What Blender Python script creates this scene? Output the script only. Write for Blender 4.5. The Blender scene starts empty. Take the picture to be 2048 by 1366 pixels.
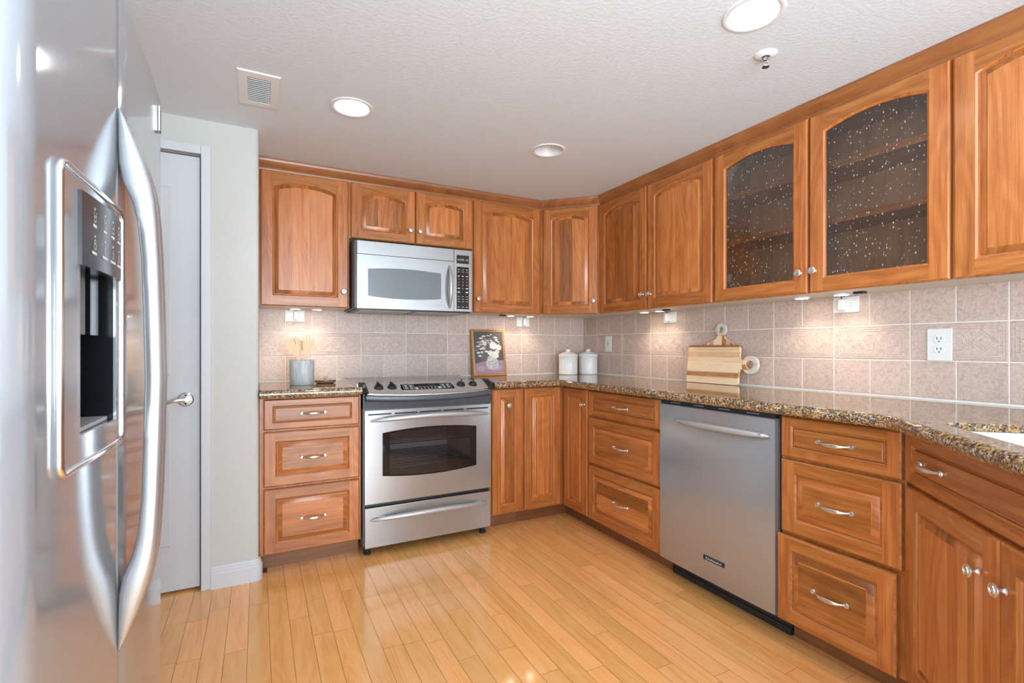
import bpy, bmesh, math, random
from mathutils import Vector, Matrix
from mathutils.geometry import tessellate_polygon
random.seed(7)
C = bpy.context.scene.collection
PI = math.pi
sc = bpy.context.scene

# ------------------------------------------------------------------ camera, view, world, daylight
cam_d = bpy.data.cameras.new('camera'); cam = bpy.data.objects.new('camera', cam_d); C.objects.link(cam)
cam.location = (-2.4434, -3.4038, 1.1526)
cam.rotation_euler = (PI / 2, 0, -math.radians(27.348))
cam_d.sensor_width = 36.0; cam_d.lens = 980.99 / 2048 * 36
cam_d.shift_y = 10.85 / 2048; cam_d.clip_start = 0.02
cam_d.dof.use_dof = True; cam_d.dof.focus_distance = 2.6; cam_d.dof.aperture_fstop = 8.0
sc.camera = cam
sc.view_settings.view_transform = 'Standard'; sc.view_settings.look = 'None'
sc.view_settings.gamma = 1.0; sc.view_settings.use_curve_mapping = False
sc.view_settings.exposure = 0.05
sc.cycles.use_denoising = True
sc.cycles.max_bounces = 10; sc.cycles.diffuse_bounces = 6; sc.cycles.glossy_bounces = 5
sc.cycles.transparent_max_bounces = 12
sc.cycles.sample_clamp_indirect = 6.0

W = bpy.data.worlds.new('sky'); sc.world = W; W.use_nodes = True
bg = W.node_tree.nodes['Background']; bg.inputs[0].default_value = (0.78, 0.89, 1.0, 1); bg.inputs[1].default_value = 1.5

def area_light(name, loc, rot, sx, sy, power, col):
    l = bpy.data.lights.new(name, 'AREA'); l.shape = 'RECTANGLE'; l.size = sx; l.size_y = sy
    l.energy = power; l.color = col
    o = bpy.data.objects.new(name, l); C.objects.link(o); o.location = loc; o.rotation_euler = rot
    return o
# daylight coming through the glass doors of the rear wall and the window of the right wall of the open plan room
area_light('daylight_rear', (-2.2, -7.12, 1.05), (math.radians(99), 0, 0), 3.7, 1.9, 205, (0.80, 0.91, 1.0))
area_light('daylight_side', (-6.02, -5.0, 1.2), (math.radians(108), 0, math.radians(-90)), 2.4, 1.6, 105, (0.80, 0.91, 1.0))
# added unseen fill lamp behind the camera, aimed up to lift the ceiling
area_light('ceiling_fill', (-2.2, -4.25, 1.25), (math.radians(180 - 30), 0, 0), 1.3, 1.3, 46, (0.76, 0.89, 1.0))

CEIL = 2.228
# ------------------------------------------------------------------ materials
def mat(name, base=(0.8, 0.8, 0.8), rough=0.5, metal=0.0, **kw):
    m = bpy.data.materials.new(name); m.use_nodes = True
    p = m.node_tree.nodes['Principled BSDF']
    p.inputs['Base Color'].default_value = (*base, 1); p.inputs['Roughness'].default_value = rough
    p.inputs['Metallic'].default_value = metal
    for k, v in kw.items():
        p.inputs[k.replace('_', ' ')].default_value = v
    return m
class NT:
    def __init__(s, m): s.t = m.node_tree; s.p = s.t.nodes.get('Principled BSDF')
    def n(s, kind, **kw):
        x = s.t.nodes.new(kind)
        for k, v in kw.items():
            if k.startswith('i_'):
                key = k[2:].replace('_', ' '); x.inputs[int(key) if key.isdigit() else key].default_value = v
            else: setattr(x, k, v)
        return x
    def l(s, a, b): s.t.links.new(a, b)
    def math(s, op, a, b=None, c=None):
        x = s.t.nodes.new('ShaderNodeMath'); x.operation = op
        for i, v in enumerate((a, b, c)):
            if v is None: continue
            if isinstance(v, (int, float)): x.inputs[i].default_value = v
            else: s.l(v, x.inputs[i])
        return x.outputs[0]
    def ramp(s, fac, stops, interp='LINEAR'):
        x = s.t.nodes.new('ShaderNodeValToRGB'); x.color_ramp.interpolation = interp
        e = x.color_ramp.elements
        while len(e) < len(stops): e.new(0.5)
        for i, (p, c) in enumerate(stops): e[i].position = p; e[i].color = (*c, 1)
        s.l(fac, x.inputs[0]); return x.outputs[0]
    def mix(s, fac, a, b, blend='MIX'):
        x = s.t.nodes.new('ShaderNodeMix'); x.data_type = 'RGBA'; x.blend_type = blend
        for i, v in ((0, fac), (6, a), (7, b)):
            if isinstance(v, (int, float)): x.inputs[i].default_value = v
            elif isinstance(v, tuple): x.inputs[i].default_value = (*v, 1)
            else: s.l(v, x.inputs[i])
        return x.outputs[2]
    def bump(s, h, strength=0.3, dist=0.001):
        b = s.n('ShaderNodeBump'); b.inputs['Strength'].default_value = strength; b.inputs['Distance'].default_value = dist
        s.l(h, b.inputs['Height']); s.l(b.outputs[0], s.p.inputs['Normal'])

def wood_mat(name, lo, mid, hi, rough=0.3, strips=0.0, islands=0.22, coat=0.22, vscale=34.0, sat=1.0, shift=0.0):
    """grain runs along U (metres); V is across the board; every loose board gets its own tone"""
    m = mat(name, mid, rough); T = NT(m)
    T.p.inputs['Coat Weight'].default_value = coat; T.p.inputs['Coat Roughness'].default_value = 0.18
    uv = T.n('ShaderNodeUVMap'); sep = T.n('ShaderNodeSeparateXYZ'); T.l(uv.outputs[0], sep.inputs[0])
    u, v = sep.outputs[0], sep.outputs[1]
    geo = T.n('ShaderNodeNewGeometry'); isl = geo.outputs['Random Per Island']
    tone = isl
    if strips:
        cell = T.math('FLOOR', T.math('ADD', T.math('MULTIPLY', v, 1.0 / strips), T.math('MULTIPLY', isl, 37.0)))
        wn = T.n('ShaderNodeTexWhiteNoise', noise_dimensions='1D'); T.l(T.math('ADD', cell, T.math('MULTIPLY', isl, 91.0)), wn.inputs['W'])
        tone = wn.outputs['Value']
    comb = T.n('ShaderNodeCombineXYZ')
    T.l(T.math('MULTIPLY', u, 1.6), comb.inputs[0]); T.l(T.math('MULTIPLY', v, vscale), comb.inputs[1]); T.l(T.math('MULTIPLY', tone, 40.0), comb.inputs[2])
    n1 = T.n('ShaderNodeTexNoise', i_Scale=1.0, i_Detail=6.0, i_Roughness=0.68, i_Distortion=0.3); T.l(comb.outputs[0], n1.inputs['Vector'])
    comb2 = T.n('ShaderNodeCombineXYZ')
    T.l(T.math('MULTIPLY', u, 9.0), comb2.inputs[0]); T.l(T.math('MULTIPLY', v, vscale * 14), comb2.inputs[1]); T.l(T.math('MULTIPLY', tone, 17.0), comb2.inputs[2])
    n2 = T.n('ShaderNodeTexNoise', i_Scale=1.0, i_Detail=2.0); T.l(comb2.outputs[0], n2.inputs['Vector'])
    comb3 = T.n('ShaderNodeCombineXYZ')
    T.l(T.math('MULTIPLY', u, 1.1), comb3.inputs[0]); T.l(T.math('MULTIPLY', v, 6.0), comb3.inputs[1]); T.l(T.math('MULTIPLY', tone, 11.0), comb3.inputs[2])
    n3 = T.n('ShaderNodeTexNoise', i_Scale=1.0, i_Detail=1.0, i_Distortion=0.6); T.l(comb3.outputs[0], n3.inputs['Vector'])
    rings = T.math('MULTIPLY_ADD', T.math('SINE', T.math('MULTIPLY', n3.outputs[0], 75.0)), 0.055, n1.outputs[0])
    g = T.math('ADD', T.math('MULTIPLY', rings, 0.74), T.math('MULTIPLY', n2.outputs[0], 0.26))
    if shift: g = T.math('ADD', g, T.math('MULTIPLY_ADD', tone, shift, -shift / 2))
    col = T.ramp(g, [(0.22, lo), (0.5, mid), (0.78, hi)])
    hsv = T.n('ShaderNodeHueSaturation'); T.l(col, hsv.inputs['Color'])
    T.l(T.math('ADD', T.math('MULTIPLY', tone, islands * 2), 1.0 - islands), hsv.inputs['Value'])
    T.l(T.math('ADD', T.math('MULTIPLY', tone, -0.007), 0.5035), hsv.inputs['Hue'])
    hsv.inputs['Saturation'].default_value = sat
    T.l(hsv.outputs[0], T.p.inputs['Base Color'])
    T.bump(g, 0.08, 0.0006)
    return m

M = {}
CH = ((0.17, 0.043, 0.009), (0.42, 0.135, 0.029), (0.63, 0.255, 0.076))
M['wood'] = wood_mat('cherry_wood', *CH, islands=0.15)
M['panel'] = wood_mat('cherry_panel_wood', *CH, strips=0.095, islands=0.20, shift=0.17)
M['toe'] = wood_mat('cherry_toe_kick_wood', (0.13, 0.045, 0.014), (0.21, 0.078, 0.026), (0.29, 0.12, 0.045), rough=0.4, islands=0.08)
M['crown'] = wood_mat('cherry_crown_wood', (0.15, 0.045, 0.012), (0.30, 0.105, 0.032), (0.44, 0.18, 0.062), islands=0.08)
M['inside'] = wood_mat('cabinet_interior_wood', (0.34, 0.17, 0.075), (0.48, 0.26, 0.125), (0.58, 0.34, 0.175), rough=0.45, islands=0.06, coat=0.1)
M['under'] = mat('cabinet_underside_laminate', (0.70, 0.62, 0.52), 0.45)
M['floor'] = wood_mat('floor_maple_plank', (0.76, 0.33, 0.085), (0.93, 0.45, 0.150), (0.96, 0.55, 0.225), rough=0.2, islands=0.10, coat=0.5, vscale=18.0)
M['floor'].node_tree.nodes['Principled BSDF'].inputs['Coat Roughness'].default_value = 0.08
M['bounce_carpet'] = mat('added_bounce_carpet', (0.72, 0.71, 0.69), 0.95)  # unseen pale flooring, added to bounce neutral light up to the ceiling
M['floor_gap'] = mat('floor_joint', (0.14, 0.06, 0.02), 0.7)

def orange_peel(name, base, scale, strength, dist):
    m = mat(name, base, 0.62); T = NT(m)
    tc = T.n('ShaderNodeTexCoord'); n = T.n('ShaderNodeTexNoise', i_Scale=scale, i_Detail=3.0); T.l(tc.outputs['Object'], n.inputs['Vector'])
    h = T.ramp(n.outputs[0], [(0.42, (0, 0, 0)), (0.6, (1, 1, 1))]); T.bump(h, strength, dist); return m
M['wall'] = orange_peel('wall_paint', (0.575, 0.575, 0.545), 120.0, 0.22, 0.0012)
M['ceiling'] = orange_peel('ceiling_paint', (0.73, 0.79, 0.84), 75.0, 0.22, 0.0018)
M['trim'] = mat('white_trim_paint', (0.64, 0.655, 0.68), 0.35)
M['white'] = mat('white_plastic', (0.80, 0.80, 0.79), 0.35)
M['nickel'] = mat('satin_nickel', (0.70, 0.67, 0.63), 0.28, 0.9)
M['black'] = mat('black_plastic', (0.018, 0.019, 0.022), 0.35)
M['charcoal'] = mat('charcoal_enamel', (0.075, 0.082, 0.095), 0.3, 0.0)
M['black_glass'] = mat('black_glass', (0.012, 0.013, 0.014), 0.06)
M['rubber'] = mat('dark_rubber', (0.02, 0.02, 0.02), 0.7)
M['ink'] = mat('printed_white_marks', (0.75, 0.75, 0.75), 0.5)
M['ink_grey'] = mat('printed_grey_marks', (0.16, 0.16, 0.17), 0.5)
M['lcd'] = mat('display_window', (0.012, 0.016, 0.014), 0.12)
def emit(name, col, s):
    m = bpy.data.materials.new(name); m.use_nodes = True; t = m.node_tree
    t.nodes.remove(t.nodes['Principled BSDF']); e = t.nodes.new('ShaderNodeEmission')
    e.inputs[0].default_value = (*col, 1); e.inputs[1].default_value = s
    t.links.new(e.outputs[0], t.nodes['Material Output'].inputs[0]); return m
M['led'] = emit('lit_display_digits', (0.75, 0.85, 0.8), 0.8)
M['led_green'] = emit('lit_green_digits', (0.25, 0.6, 0.45), 0.25)
M['can_lamp'] = emit('recessed_lamp_glow', (1.0, 0.97, 0.92), 14.0)
M['puck_lamp'] = emit('puck_lamp_glow', (1.0, 0.86, 0.66), 22.0)

def brushed(name, base, rough, ax, amount=0.12, bumps=0.03, metal=0.85, var=0.05):
    """stainless steel with fine brush lines running along object axis ax"""
    m = mat(name, base, rough, metal); T = NT(m)
    tc = T.n('ShaderNodeTexCoord'); mp = T.n('ShaderNodeMapping'); T.l(tc.outputs['Object'], mp.inputs[0])
    mp.inputs['Scale'].default_value = tuple(1.5 if i == ax else 420.0 for i in range(3))
    n = T.n('ShaderNodeTexNoise', i_Scale=1.0, i_Detail=3.0); T.l(mp.outputs[0], n.inputs['Vector'])
    T.l(T.math('MULTIPLY_ADD', n.outputs[0], amount, rough - amount / 2), T.p.inputs['Roughness'])
    col = T.mix(n.outputs[0], tuple(c * (1 - var) for c in base), tuple(min(1, c * (1 + var)) for c in base)); T.l(col, T.p.inputs['Base Color'])
    T.bump(n.outputs[0], bumps, 0.0003)
    return m
M['steel'] = brushed('brushed_stainless_steel', (0.45, 0.455, 0.46), 0.23, 0, amount=.05, bumps=.008, metal=.72, var=.025)
M['steel_y'] = brushed('brushed_stainless_door_steel', (0.44, 0.455, 0.47), 0.25, 0, amount=.03, bumps=.004, metal=.62, var=.015)
M['steel_bar'] = mat('satin_steel_bar', (0.50, 0.505, 0.51), 0.36, 0.5)
M['steel_matte'] = mat('matte_steel_panel', (0.50, 0.47, 0.45), 0.42, 0.35)
M['steel_trim'] = mat('polished_steel_edge', (0.80, 0.80, 0.80), 0.14, 1.0)
# refrigerator skin: very gently rippled sheet steel
fm = brushed('refrigerator_sheet_steel', (0.44, 0.465, 0.50), 0.10, 1, amount=0.03, bumps=0.005, metal=0.52, var=.02); M['fridge'] = fm
T = NT(fm); tc = T.n('ShaderNodeTexCoord'); nz = T.n('ShaderNodeTexNoise', i_Scale=3.2, i_Detail=0.5); T.l(tc.outputs['Object'], nz.inputs['Vector'])
b2 = T.n('ShaderNodeBump', i_Strength=0.35, i_Distance=0.006); T.l(nz.outputs[0], b2.inputs['Height'])
b1 = [n for n in fm.node_tree.nodes if n.type == 'BUMP' and n != b2][0]; T.l(b2.outputs[0], b1.inputs['Normal'])
M['fridge_handle'] = mat('refrigerator_handle_steel', (0.49, 0.50, 0.52), 0.28, 0.75)
M['grey_panel'] = mat('dark_grey_control_panel', (0.035, 0.036, 0.039), 0.25)
M['side_grey'] = mat('grey_painted_cabinet_side', (0.30, 0.30, 0.31), 0.45)

def granite():
    m = mat('brown_granite', (0.4, 0.3, 0.2), 0.04); T = NT(m); T.p.inputs['IOR'].default_value = 1.9
    tc = T.n('ShaderNodeTexCoord'); n0 = T.n('ShaderNodeTexNoise', i_Scale=60.0, i_Detail=2.0); T.l(tc.outputs['Object'], n0.inputs['Vector'])
    vm = T.n('ShaderNodeVectorMath', operation='MULTIPLY_ADD'); T.l(n0.outputs['Color'], vm.inputs[0]); vm.inputs[1].default_value = (0.012,) * 3; T.l(tc.outputs['Object'], vm.inputs[2])
    v1 = T.n('ShaderNodeTexVoronoi', i_Scale=215.0); T.l(vm.outputs[0], v1.inputs['Vector'])
    s1 = T.n('ShaderNodeSeparateColor'); T.l(v1.outputs['Color'], s1.inputs[0])
    c1 = T.ramp(s1.outputs[0], [(0.0, (0.014, 0.013, 0.016)), (0.13, (0.08, 0.06, 0.05)), (0.26, (0.24, 0.115, 0.035)), (0.55, (0.42, 0.25, 0.10)), (0.74, (0.50, 0.37, 0.21)), (0.88, (0.55, 0.50, 0.43)), (0.96, (0.15, 0.14, 0.14))], 'CONSTANT')
    v2 = T.n('ShaderNodeTexNoise', i_Scale=38.0, i_Detail=3.0, i_Roughness=0.7); T.l(tc.outputs['Object'], v2.inputs['Vector'])
    f2 = T.ramp(v2.outputs[0], [(0.40, (0, 0, 0)), (0.47, (1, 1, 1))])
    c2 = T.mix(T.math('MULTIPLY_ADD', f2, 0.6, 0.4), (0.05, 0.04, 0.036), c1)
    f3 = T.ramp(v2.outputs[0], [(0.56, (0, 0, 0)), (0.66, (1, 1, 1))])
    c3 = T.mix(T.math('MULTIPLY', f3, 0.6), c2, (0.46, 0.30, 0.14))
    T.l(c3, T.p.inputs['Base Color']); return m
M['granite'] = granite()

def tile_mat():
    m = mat('pink_beige_ceramic_tile', (0.5, 0.4, 0.35), 0.42); T = NT(m)
    geo = T.n('ShaderNodeNewGeometry'); tc = T.n('ShaderNodeTexCoord')
    cmb = T.n('ShaderNodeVectorMath', operation='MULTIPLY_ADD'); T.l(geo.outputs['Random Per Island'], cmb.inputs[0]); cmb.inputs[1].default_value = (7, 13, 19); T.l(tc.outputs['Object'], cmb.inputs[2])
    n1 = T.n('ShaderNodeTexNoise', i_Scale=70.0, i_Detail=6.0, i_Roughness=0.75, i_Distortion=0.8); T.l(cmb.outputs[0], n1.inputs['Vector'])
    n2 = T.n('ShaderNodeTexNoise', i_Scale=9.0, i_Detail=2.0); T.l(cmb.outputs[0], n2.inputs['Vector'])
    c = T.ramp(n1.outputs[0], [(0.3, (0.37, 0.27, 0.235)), (0.5, (0.60, 0.475, 0.41)), (0.7, (0.72, 0.59, 0.52))])
    c = T.mix(T.math('MULTIPLY', n2.outputs[0], 0.45), c, (0.53, 0.39, 0.34))
    h = T.n('ShaderNodeHueSaturation'); T.l(c, h.inputs['Color']); T.l(T.math('ADD', T.math('MULTIPLY', geo.outputs['Random Per Island'], 0.14), 0.93), h.inputs['Value'])
    T.l(h.outputs[0], T.p.inputs['Base Color']); T.bump(n1.outputs[0], 0.18, 0.0008); return m
M['tile'] = tile_mat()
M['grout'] = mat('pale_grout', (0.86, 0.82, 0.77), 0.8)
M['ceramic'] = mat('white_glazed_ceramic', (0.80, 0.80, 0.79), 0.12)
M['sink'] = mat('white_sink_enamel', (0.82, 0.80, 0.77), 0.12)
cm = mat('speckled_grey_stoneware', (0.42, 0.44, 0.45), 0.4); M['crock'] = cm; T = NT(cm)
tc = T.n('ShaderNodeTexCoord'); mp = T.n('ShaderNodeMapping'); T.l(tc.outputs['Object'], mp.inputs[0]); mp.inputs['Scale'].default_value = (90, 90, 22)
n = T.n('ShaderNodeTexNoise', i_Scale=1.0, i_Detail=4.0); T.l(mp.outputs[0], n.inputs['Vector'])
T.l(T.ramp(n.outputs[0], [(0.35, (0.42, 0.45, 0.46)), (0.6, (0.56, 0.58, 0.58)), (0.8, (0.66, 0.67, 0.66))]), cm.node_tree.nodes['Principled BSDF'].inputs['Base Color']); T.bump(n.outputs[0], 0.3, 0.001)
M['bamboo'] = wood_mat('pale_bamboo', (0.66, 0.43, 0.21), (0.78, 0.55, 0.30), (0.84, 0.64, 0.38), rough=0.45, islands=0.08, coat=0.0)
M['board'] = wood_mat('acacia_board_wood', (0.40, 0.15, 0.055), (0.68, 0.37, 0.175), (0.86, 0.66, 0.43), rough=0.45, strips=0.029, islands=0.16, coat=0.0, vscale=20, shift=0.75)
M['ring'] = wood_mat('whitewashed_carved_wood', (0.42, 0.36, 0.30), (0.66, 0.60, 0.53), (0.74, 0.70, 0.64), rough=0.6, islands=0.05, coat=0.0, vscale=50)
M['gold'] = mat('antique_gold_frame', (0.50, 0.27, 0.10), 0.38, 0.35)
M['frame_back'] = mat('dark_frame_back', (0.10, 0.055, 0.03), 0.6)
M['cork'] = mat('light_wood_knob', (0.72, 0.43, 0.24), 0.5)
M['dish'] = mat('smoky_glass_dish', (0.24, 0.15, 0.10), 0.1)
M['recess'] = mat('black_recess_plastic', (0.005, 0.005, 0.006), 0.22, **{'Specular IOR Level': 0.3})
M['cavity'] = mat('oven_cavity_enamel', (0.30, 0.29, 0.29), 0.4)
M['chrome'] = mat('chrome_rod', (0.7, 0.7, 0.7), 0.15, 1.0)

def see_through(name, tint, gloss_rough, gloss_mix, specks=False):
    m = bpy.data.materials.new(name); m.use_nodes = True; T = NT(m); t = m.node_tree
    t.nodes.remove(T.p); T.p = None
    tr = T.n('ShaderNodeBsdfTransparent'); tr.inputs[0].default_value = (*tint, 1)
    gl = T.n('ShaderNodeBsdfGlossy'); gl.inputs['Roughness'].default_value = gloss_rough
    mx = T.n('ShaderNodeMixShader'); fr = T.n('ShaderNodeFresnel', i_IOR=1.5)
    T.l(T.math('MULTIPLY_ADD', fr.outputs[0], 1.0, gloss_mix), mx.inputs[0]); T.l(tr.outputs[0], mx.inputs[1]); T.l(gl.outputs[0], mx.inputs[2])
    out = t.nodes['Material Output']
    if specks:
        tc = T.n('ShaderNodeTexCoord'); mp = T.n('ShaderNodeMapping'); T.l(tc.outputs['Object'], mp.inputs[0]); mp.inputs['Scale'].default_value = (84, 84, 46)
        v = T.n('ShaderNodeTexVoronoi', i_Scale=1.0, i_Randomness=1.0); T.l(mp.outputs[0], v.inputs['Vector'])
        d = T.ramp(v.outputs['Distance'], [(0.0, (1, 1, 1)), (0.32, (0, 0, 0))])
        n = T.n('ShaderNodeTexNoise', i_Scale=16.0, i_Detail=3.0); T.l(tc.outputs['Object'], n.inputs['Vector'])
        h = T.math('ADD', T.math('MULTIPLY', d, 0.7), T.math('MULTIPLY', n.outputs[0], 0.35))
        b = T.n('ShaderNodeBump', i_Strength=0.55, i_Distance=0.0025); T.l(h, b.inputs['Height']); T.l(b.outputs[0], gl.inputs['Normal'])
        # seed bubbles scatter a little light of their own
        s = T.n('ShaderNodeSeparateColor'); T.l(v.outputs['Color'], s.inputs[0])
        pick = T.math('MULTIPLY', T.math('GREATER_THAN', s.outputs[0], 0.50), T.ramp(v.outputs['Distance'], [(0.07, (1, 1, 1)), (0.24, (0, 0, 0))]))
        df = T.n('ShaderNodeBsdfDiffuse'); df.inputs[0].default_value = (0.75, 0.73, 0.7, 1)
        m2 = T.n('ShaderNodeMixShader'); T.l(T.math('MULTIPLY', pick, 0.65), m2.inputs[0]); T.l(mx.outputs[0], m2.inputs[1]); T.l(df.outputs[0], m2.inputs[2])
        T.l(m2.outputs[0], out.inputs[0])
    else: T.l(mx.outputs[0], out.inputs[0])
    return m
M['seeded'] = see_through('seeded_glass', (0.90, 0.89, 0.88), 0.14, 0.02, True)
M['oven_glass'] = see_through('tinted_oven_glass', (0.68, 0.68, 0.70), 0.06, 0.04)
M['micro_glass'] = mat('grey_mesh_glass', (0.17, 0.18, 0.19), 0.16, 0.35)

# ------------------------------------------------------------------ mesh helper
class MB:
    def __init__(s): s.v = []; s.f = []; s.m = []; s.uv = []; s.mats = []; s.X = Matrix.Identity(4)
    def slot(s, k):
        if k not in s.mats: s.mats.append(k)
        return s.mats.index(k)
    def add(s, verts, faces, k, grain='x', off=None):
        if off is None: off = (random.random() * 5, random.random() * 5)
        b = len(s.v); loc = [Vector(p) for p in verts]; s.v += [s.X @ p for p in loc]
        sl = s.slot(k)
        for f in faces:
            s.f.append([b + i for i in f]); s.m.append(sl)
            uvs = []
            for i in f:
                p = loc[i]
                if grain == 'x': q = (p.x, p.z + p.y)
                elif grain == 'z': q = (p.z, p.x + p.y)
                else: q = (p.y, p.x + p.z)
                uvs.append((q[0] + off[0], q[1] + off[1]))
            s.uv.append(uvs)
    def box(s, x0, x1, y0, y1, z0, z1, k, grain='x'):
        v = [(x, y, z) for z in (z0, z1) for y in (y0, y1) for x in (x0, x1)]
        s.add(v, [(0, 2, 3, 1), (4, 5, 7, 6), (0, 1, 5, 4), (2, 6, 7, 3), (0, 4, 6, 2), (1, 3, 7, 5)], k, grain); return s
    def loft(s, rings, k, grain='x', closed=True, cap0=False, cap1=False, loop=False):
        n = len(rings[0]); v = [p for r in rings for p in r]; f = []
        R = len(rings)
        for a in range(R if loop else R - 1):
            b = (a + 1) % R
            for i in range(n if closed else n - 1):
                j = (i + 1) % n; f.append((a * n + i, a * n + j, b * n + j, b * n + i))
        if cap0: f.append(tuple(reversed(range(n))))
        if cap1: f.append(tuple(range((R - 1) * n, R * n)))
        s.add(v, f, k, grain); return s
    def lathe(s, prof, k, c=(0, 0, 0), axis='z', seg=24, grain='z', cap0=False, cap1=False):
        """prof: list of (r, h) along the axis"""
        rings = []
        for r, h in prof:
            ring = []
            for i in range(seg):
                a = 2 * PI * i / seg; p, q = r * math.cos(a), r * math.sin(a)
                if axis == 'z': ring.append((c[0] + p, c[1] + q, c[2] + h))
                elif axis == 'y': ring.append((c[0] + p, c[1] + h, c[2] + q))
                else: ring.append((c[0] + h, c[1] + p, c[2] + q))
            rings.append(ring)
        return s.loft(rings, k, grain, True, cap0, cap1)
    def tube(s, pts, rad, k, seg=10, caps=True, flat=1.0, up=(0, 0, 1)):
        """sweep; rad a number or list; flat squashes the section along its second axis"""
        P = [Vector(p) for p in pts]; n = len(P)
        if not isinstance(rad, (list, tuple)): rad = [rad] * n
        rings = []
        for i in range(n):
            t = (P[min(i + 1, n - 1)] - P[max(i - 1, 0)]).normalized()
            u = Vector(up); a = t.cross(u)
            if a.length < 1e-4: a = t.cross(Vector((1, 0, 0)))
            a.normalize(); b = a.cross(t).normalized()
            rings.append([P[i] + (a * math.cos(2 * PI * j / seg) * flat + b * math.sin(2 * PI * j / seg)) * rad[i] for j in range(seg)])
        return s.loft(rings, k, 'x', True, caps, caps)
    def prism(s, poly, h0, h1, k, plane='xy', grain='x'):
        """extrude a 2D polygon; plane xy -> along z, xz -> along y, yz -> along x"""
        def P(p, h): return (p[0], p[1], h) if plane == 'xy' else (p[0], h, p[1]) if plane == 'xz' else (h, p[0], p[1])
        n = len(poly); v = [P(p, h0) for p in poly] + [P(p, h1) for p in poly]
        tri = tessellate_polygon([[Vector((p[0], p[1], 0)) for p in poly]])
        f = [tuple(t) for t in tri] + [tuple(n + i for i in reversed(t)) for t in tri] + [(i, (i + 1) % n, n + (i + 1) % n, n + i) for i in range(n)]
        s.add(v, f, k, grain); return s
    def text(s, body, size, k, X, align='CENTER', ext=0.0003):
        c = bpy.data.curves.new('t', 'FONT'); c.body = body; c.size = size; c.align_x = align; c.align_y = 'CENTER'; c.extrude = ext; c.resolution_u = 2
        o = bpy.data.objects.new('t', c); C.objects.link(o)
        dg = bpy.context.evaluated_depsgraph_get(); me = bpy.data.meshes.new_from_object(o.evaluated_get(dg))
        old = s.X; s.X = old @ X
        s.add([tuple(v.co) for v in me.vertices], [tuple(p.vertices) for p in me.polygons], k); s.X = old
        bpy.data.objects.remove(o); bpy.data.curves.remove(c); bpy.data.meshes.remove(me); return s
    def build(s, name, parent=None, bevel=0.0, smooth=True, seg=2, angle=35, fix=True):
        me = bpy.data.meshes.new(name); me.from_pydata([tuple(v) for v in s.v], [], s.f)
        for k in s.mats: me.materials.append(M[k])
        ul = me.uv_layers.new(name='UVMap'); li = 0
        for p, mi, uv in zip(me.polygons, s.m, s.uv):
            p.material_index = mi
            for q in uv: ul.data[li].uv = q; li += 1
        if fix:
            bm = bmesh.new(); bm.from_mesh(me); bmesh.ops.recalc_face_normals(bm, faces=bm.faces); bm.to_mesh(me); bm.free()
        if smooth:
            me.shade_smooth(); me.set_sharp_from_angle(angle=math.radians(angle))
        o = bpy.data.objects.new(name, me); C.objects.link(o)
        if parent: o.parent = parent
        if bevel:
            b = o.modifiers.new('edge', 'BEVEL'); b.width = bevel; b.segments = seg; b.limit_method = 'ANGLE'; b.angle_limit = math.radians(40); b.harden_normals = False
        return o
def tag(o, label=None, cat=None, group=None, kind=None):
    if label: o['label'] = label
    if cat: o['category'] = cat
    if group: o['group'] = group
    if kind: o['kind'] = kind
    return o
def empty(name, loc=(0, 0, 0), rz=0.0, label=None, cat=None, group=None):
    o = bpy.data.objects.new(name, None); C.objects.link(o); o.location = loc; o.rotation_euler = (0, 0, rz); o.empty_display_size = 0.05
    return tag(o, label, cat, group)
def copy_tree(o, parent=None):
    c = o.copy(); C.objects.link(c); c.parent = parent
    for ch in list(o.children): copy_tree(ch, c)
    return c
def struct(name, mb, label=None, **kw): return tag(mb.build(name, **kw), label, None, None, 'structure')

# ------------------------------------------------------------------ room shell
XL, XR, YB, YF = -6.1, 0.0, 0.0, -7.2        # open plan room: the kitchen is its right far corner
WS = -0.667                                   # face of the pantry wall
mb = MB(); mb.box(XL, XR + 0.1, YF, 0.1, -0.06, -0.0025, 'floor_gap')
pw = 0.0765; x = -2.633 - 12 * pw
rnd = random.Random(3)
while x < -0.53:
    y = YF + rnd.random() * 0.6 - 0.5
    while y < -0.5:
        L = rnd.choice((0.3, 0.42, 0.55, 0.7, 0.85, 1.0, 1.15)); y1 = min(y + L, -0.5 if x > -2.45 else -0.6)
        if y1 > YF and y1 - y > 0.04:
            a, b = max(y, YF) + 0.0005, y1 - 0.0005
            mb.add([(x + .0006, a, 0), (x + pw - .0006, a, 0), (x + pw - .0006, b, 0), (x + .0006, b, 0)], [(0, 1, 2, 3)], 'floor', 'y')
        y += L
    x += pw
mb.add([(XL, YF, 0), (-2.633 - 12 * pw, YF, 0), (-2.633 - 12 * pw, 0, 0), (XL, 0, 0)], [(0, 1, 2, 3)], 'floor', 'y')
mb.add([(-0.5, YF, 0), (XR, YF, 0), (XR, 0, 0), (-0.5, 0, 0)], [(0, 1, 2, 3)], 'floor', 'y')
mb.add([(-2.45, -0.5, 0), (-0.5, -0.5, 0), (-0.5, 0, 0), (-2.45, 0, 0)], [(0, 1, 2, 3)], 'floor', 'y')
mb.box(XL, XR, YF, -4.35, -.001, .008, 'bounce_carpet').box(XL, -3.75, -4.35, 0, -.001, .008, 'bounce_carpet')
struct('floor', mb, 'honey coloured narrow plank wood floor', smooth=False, fix=False)

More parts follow.
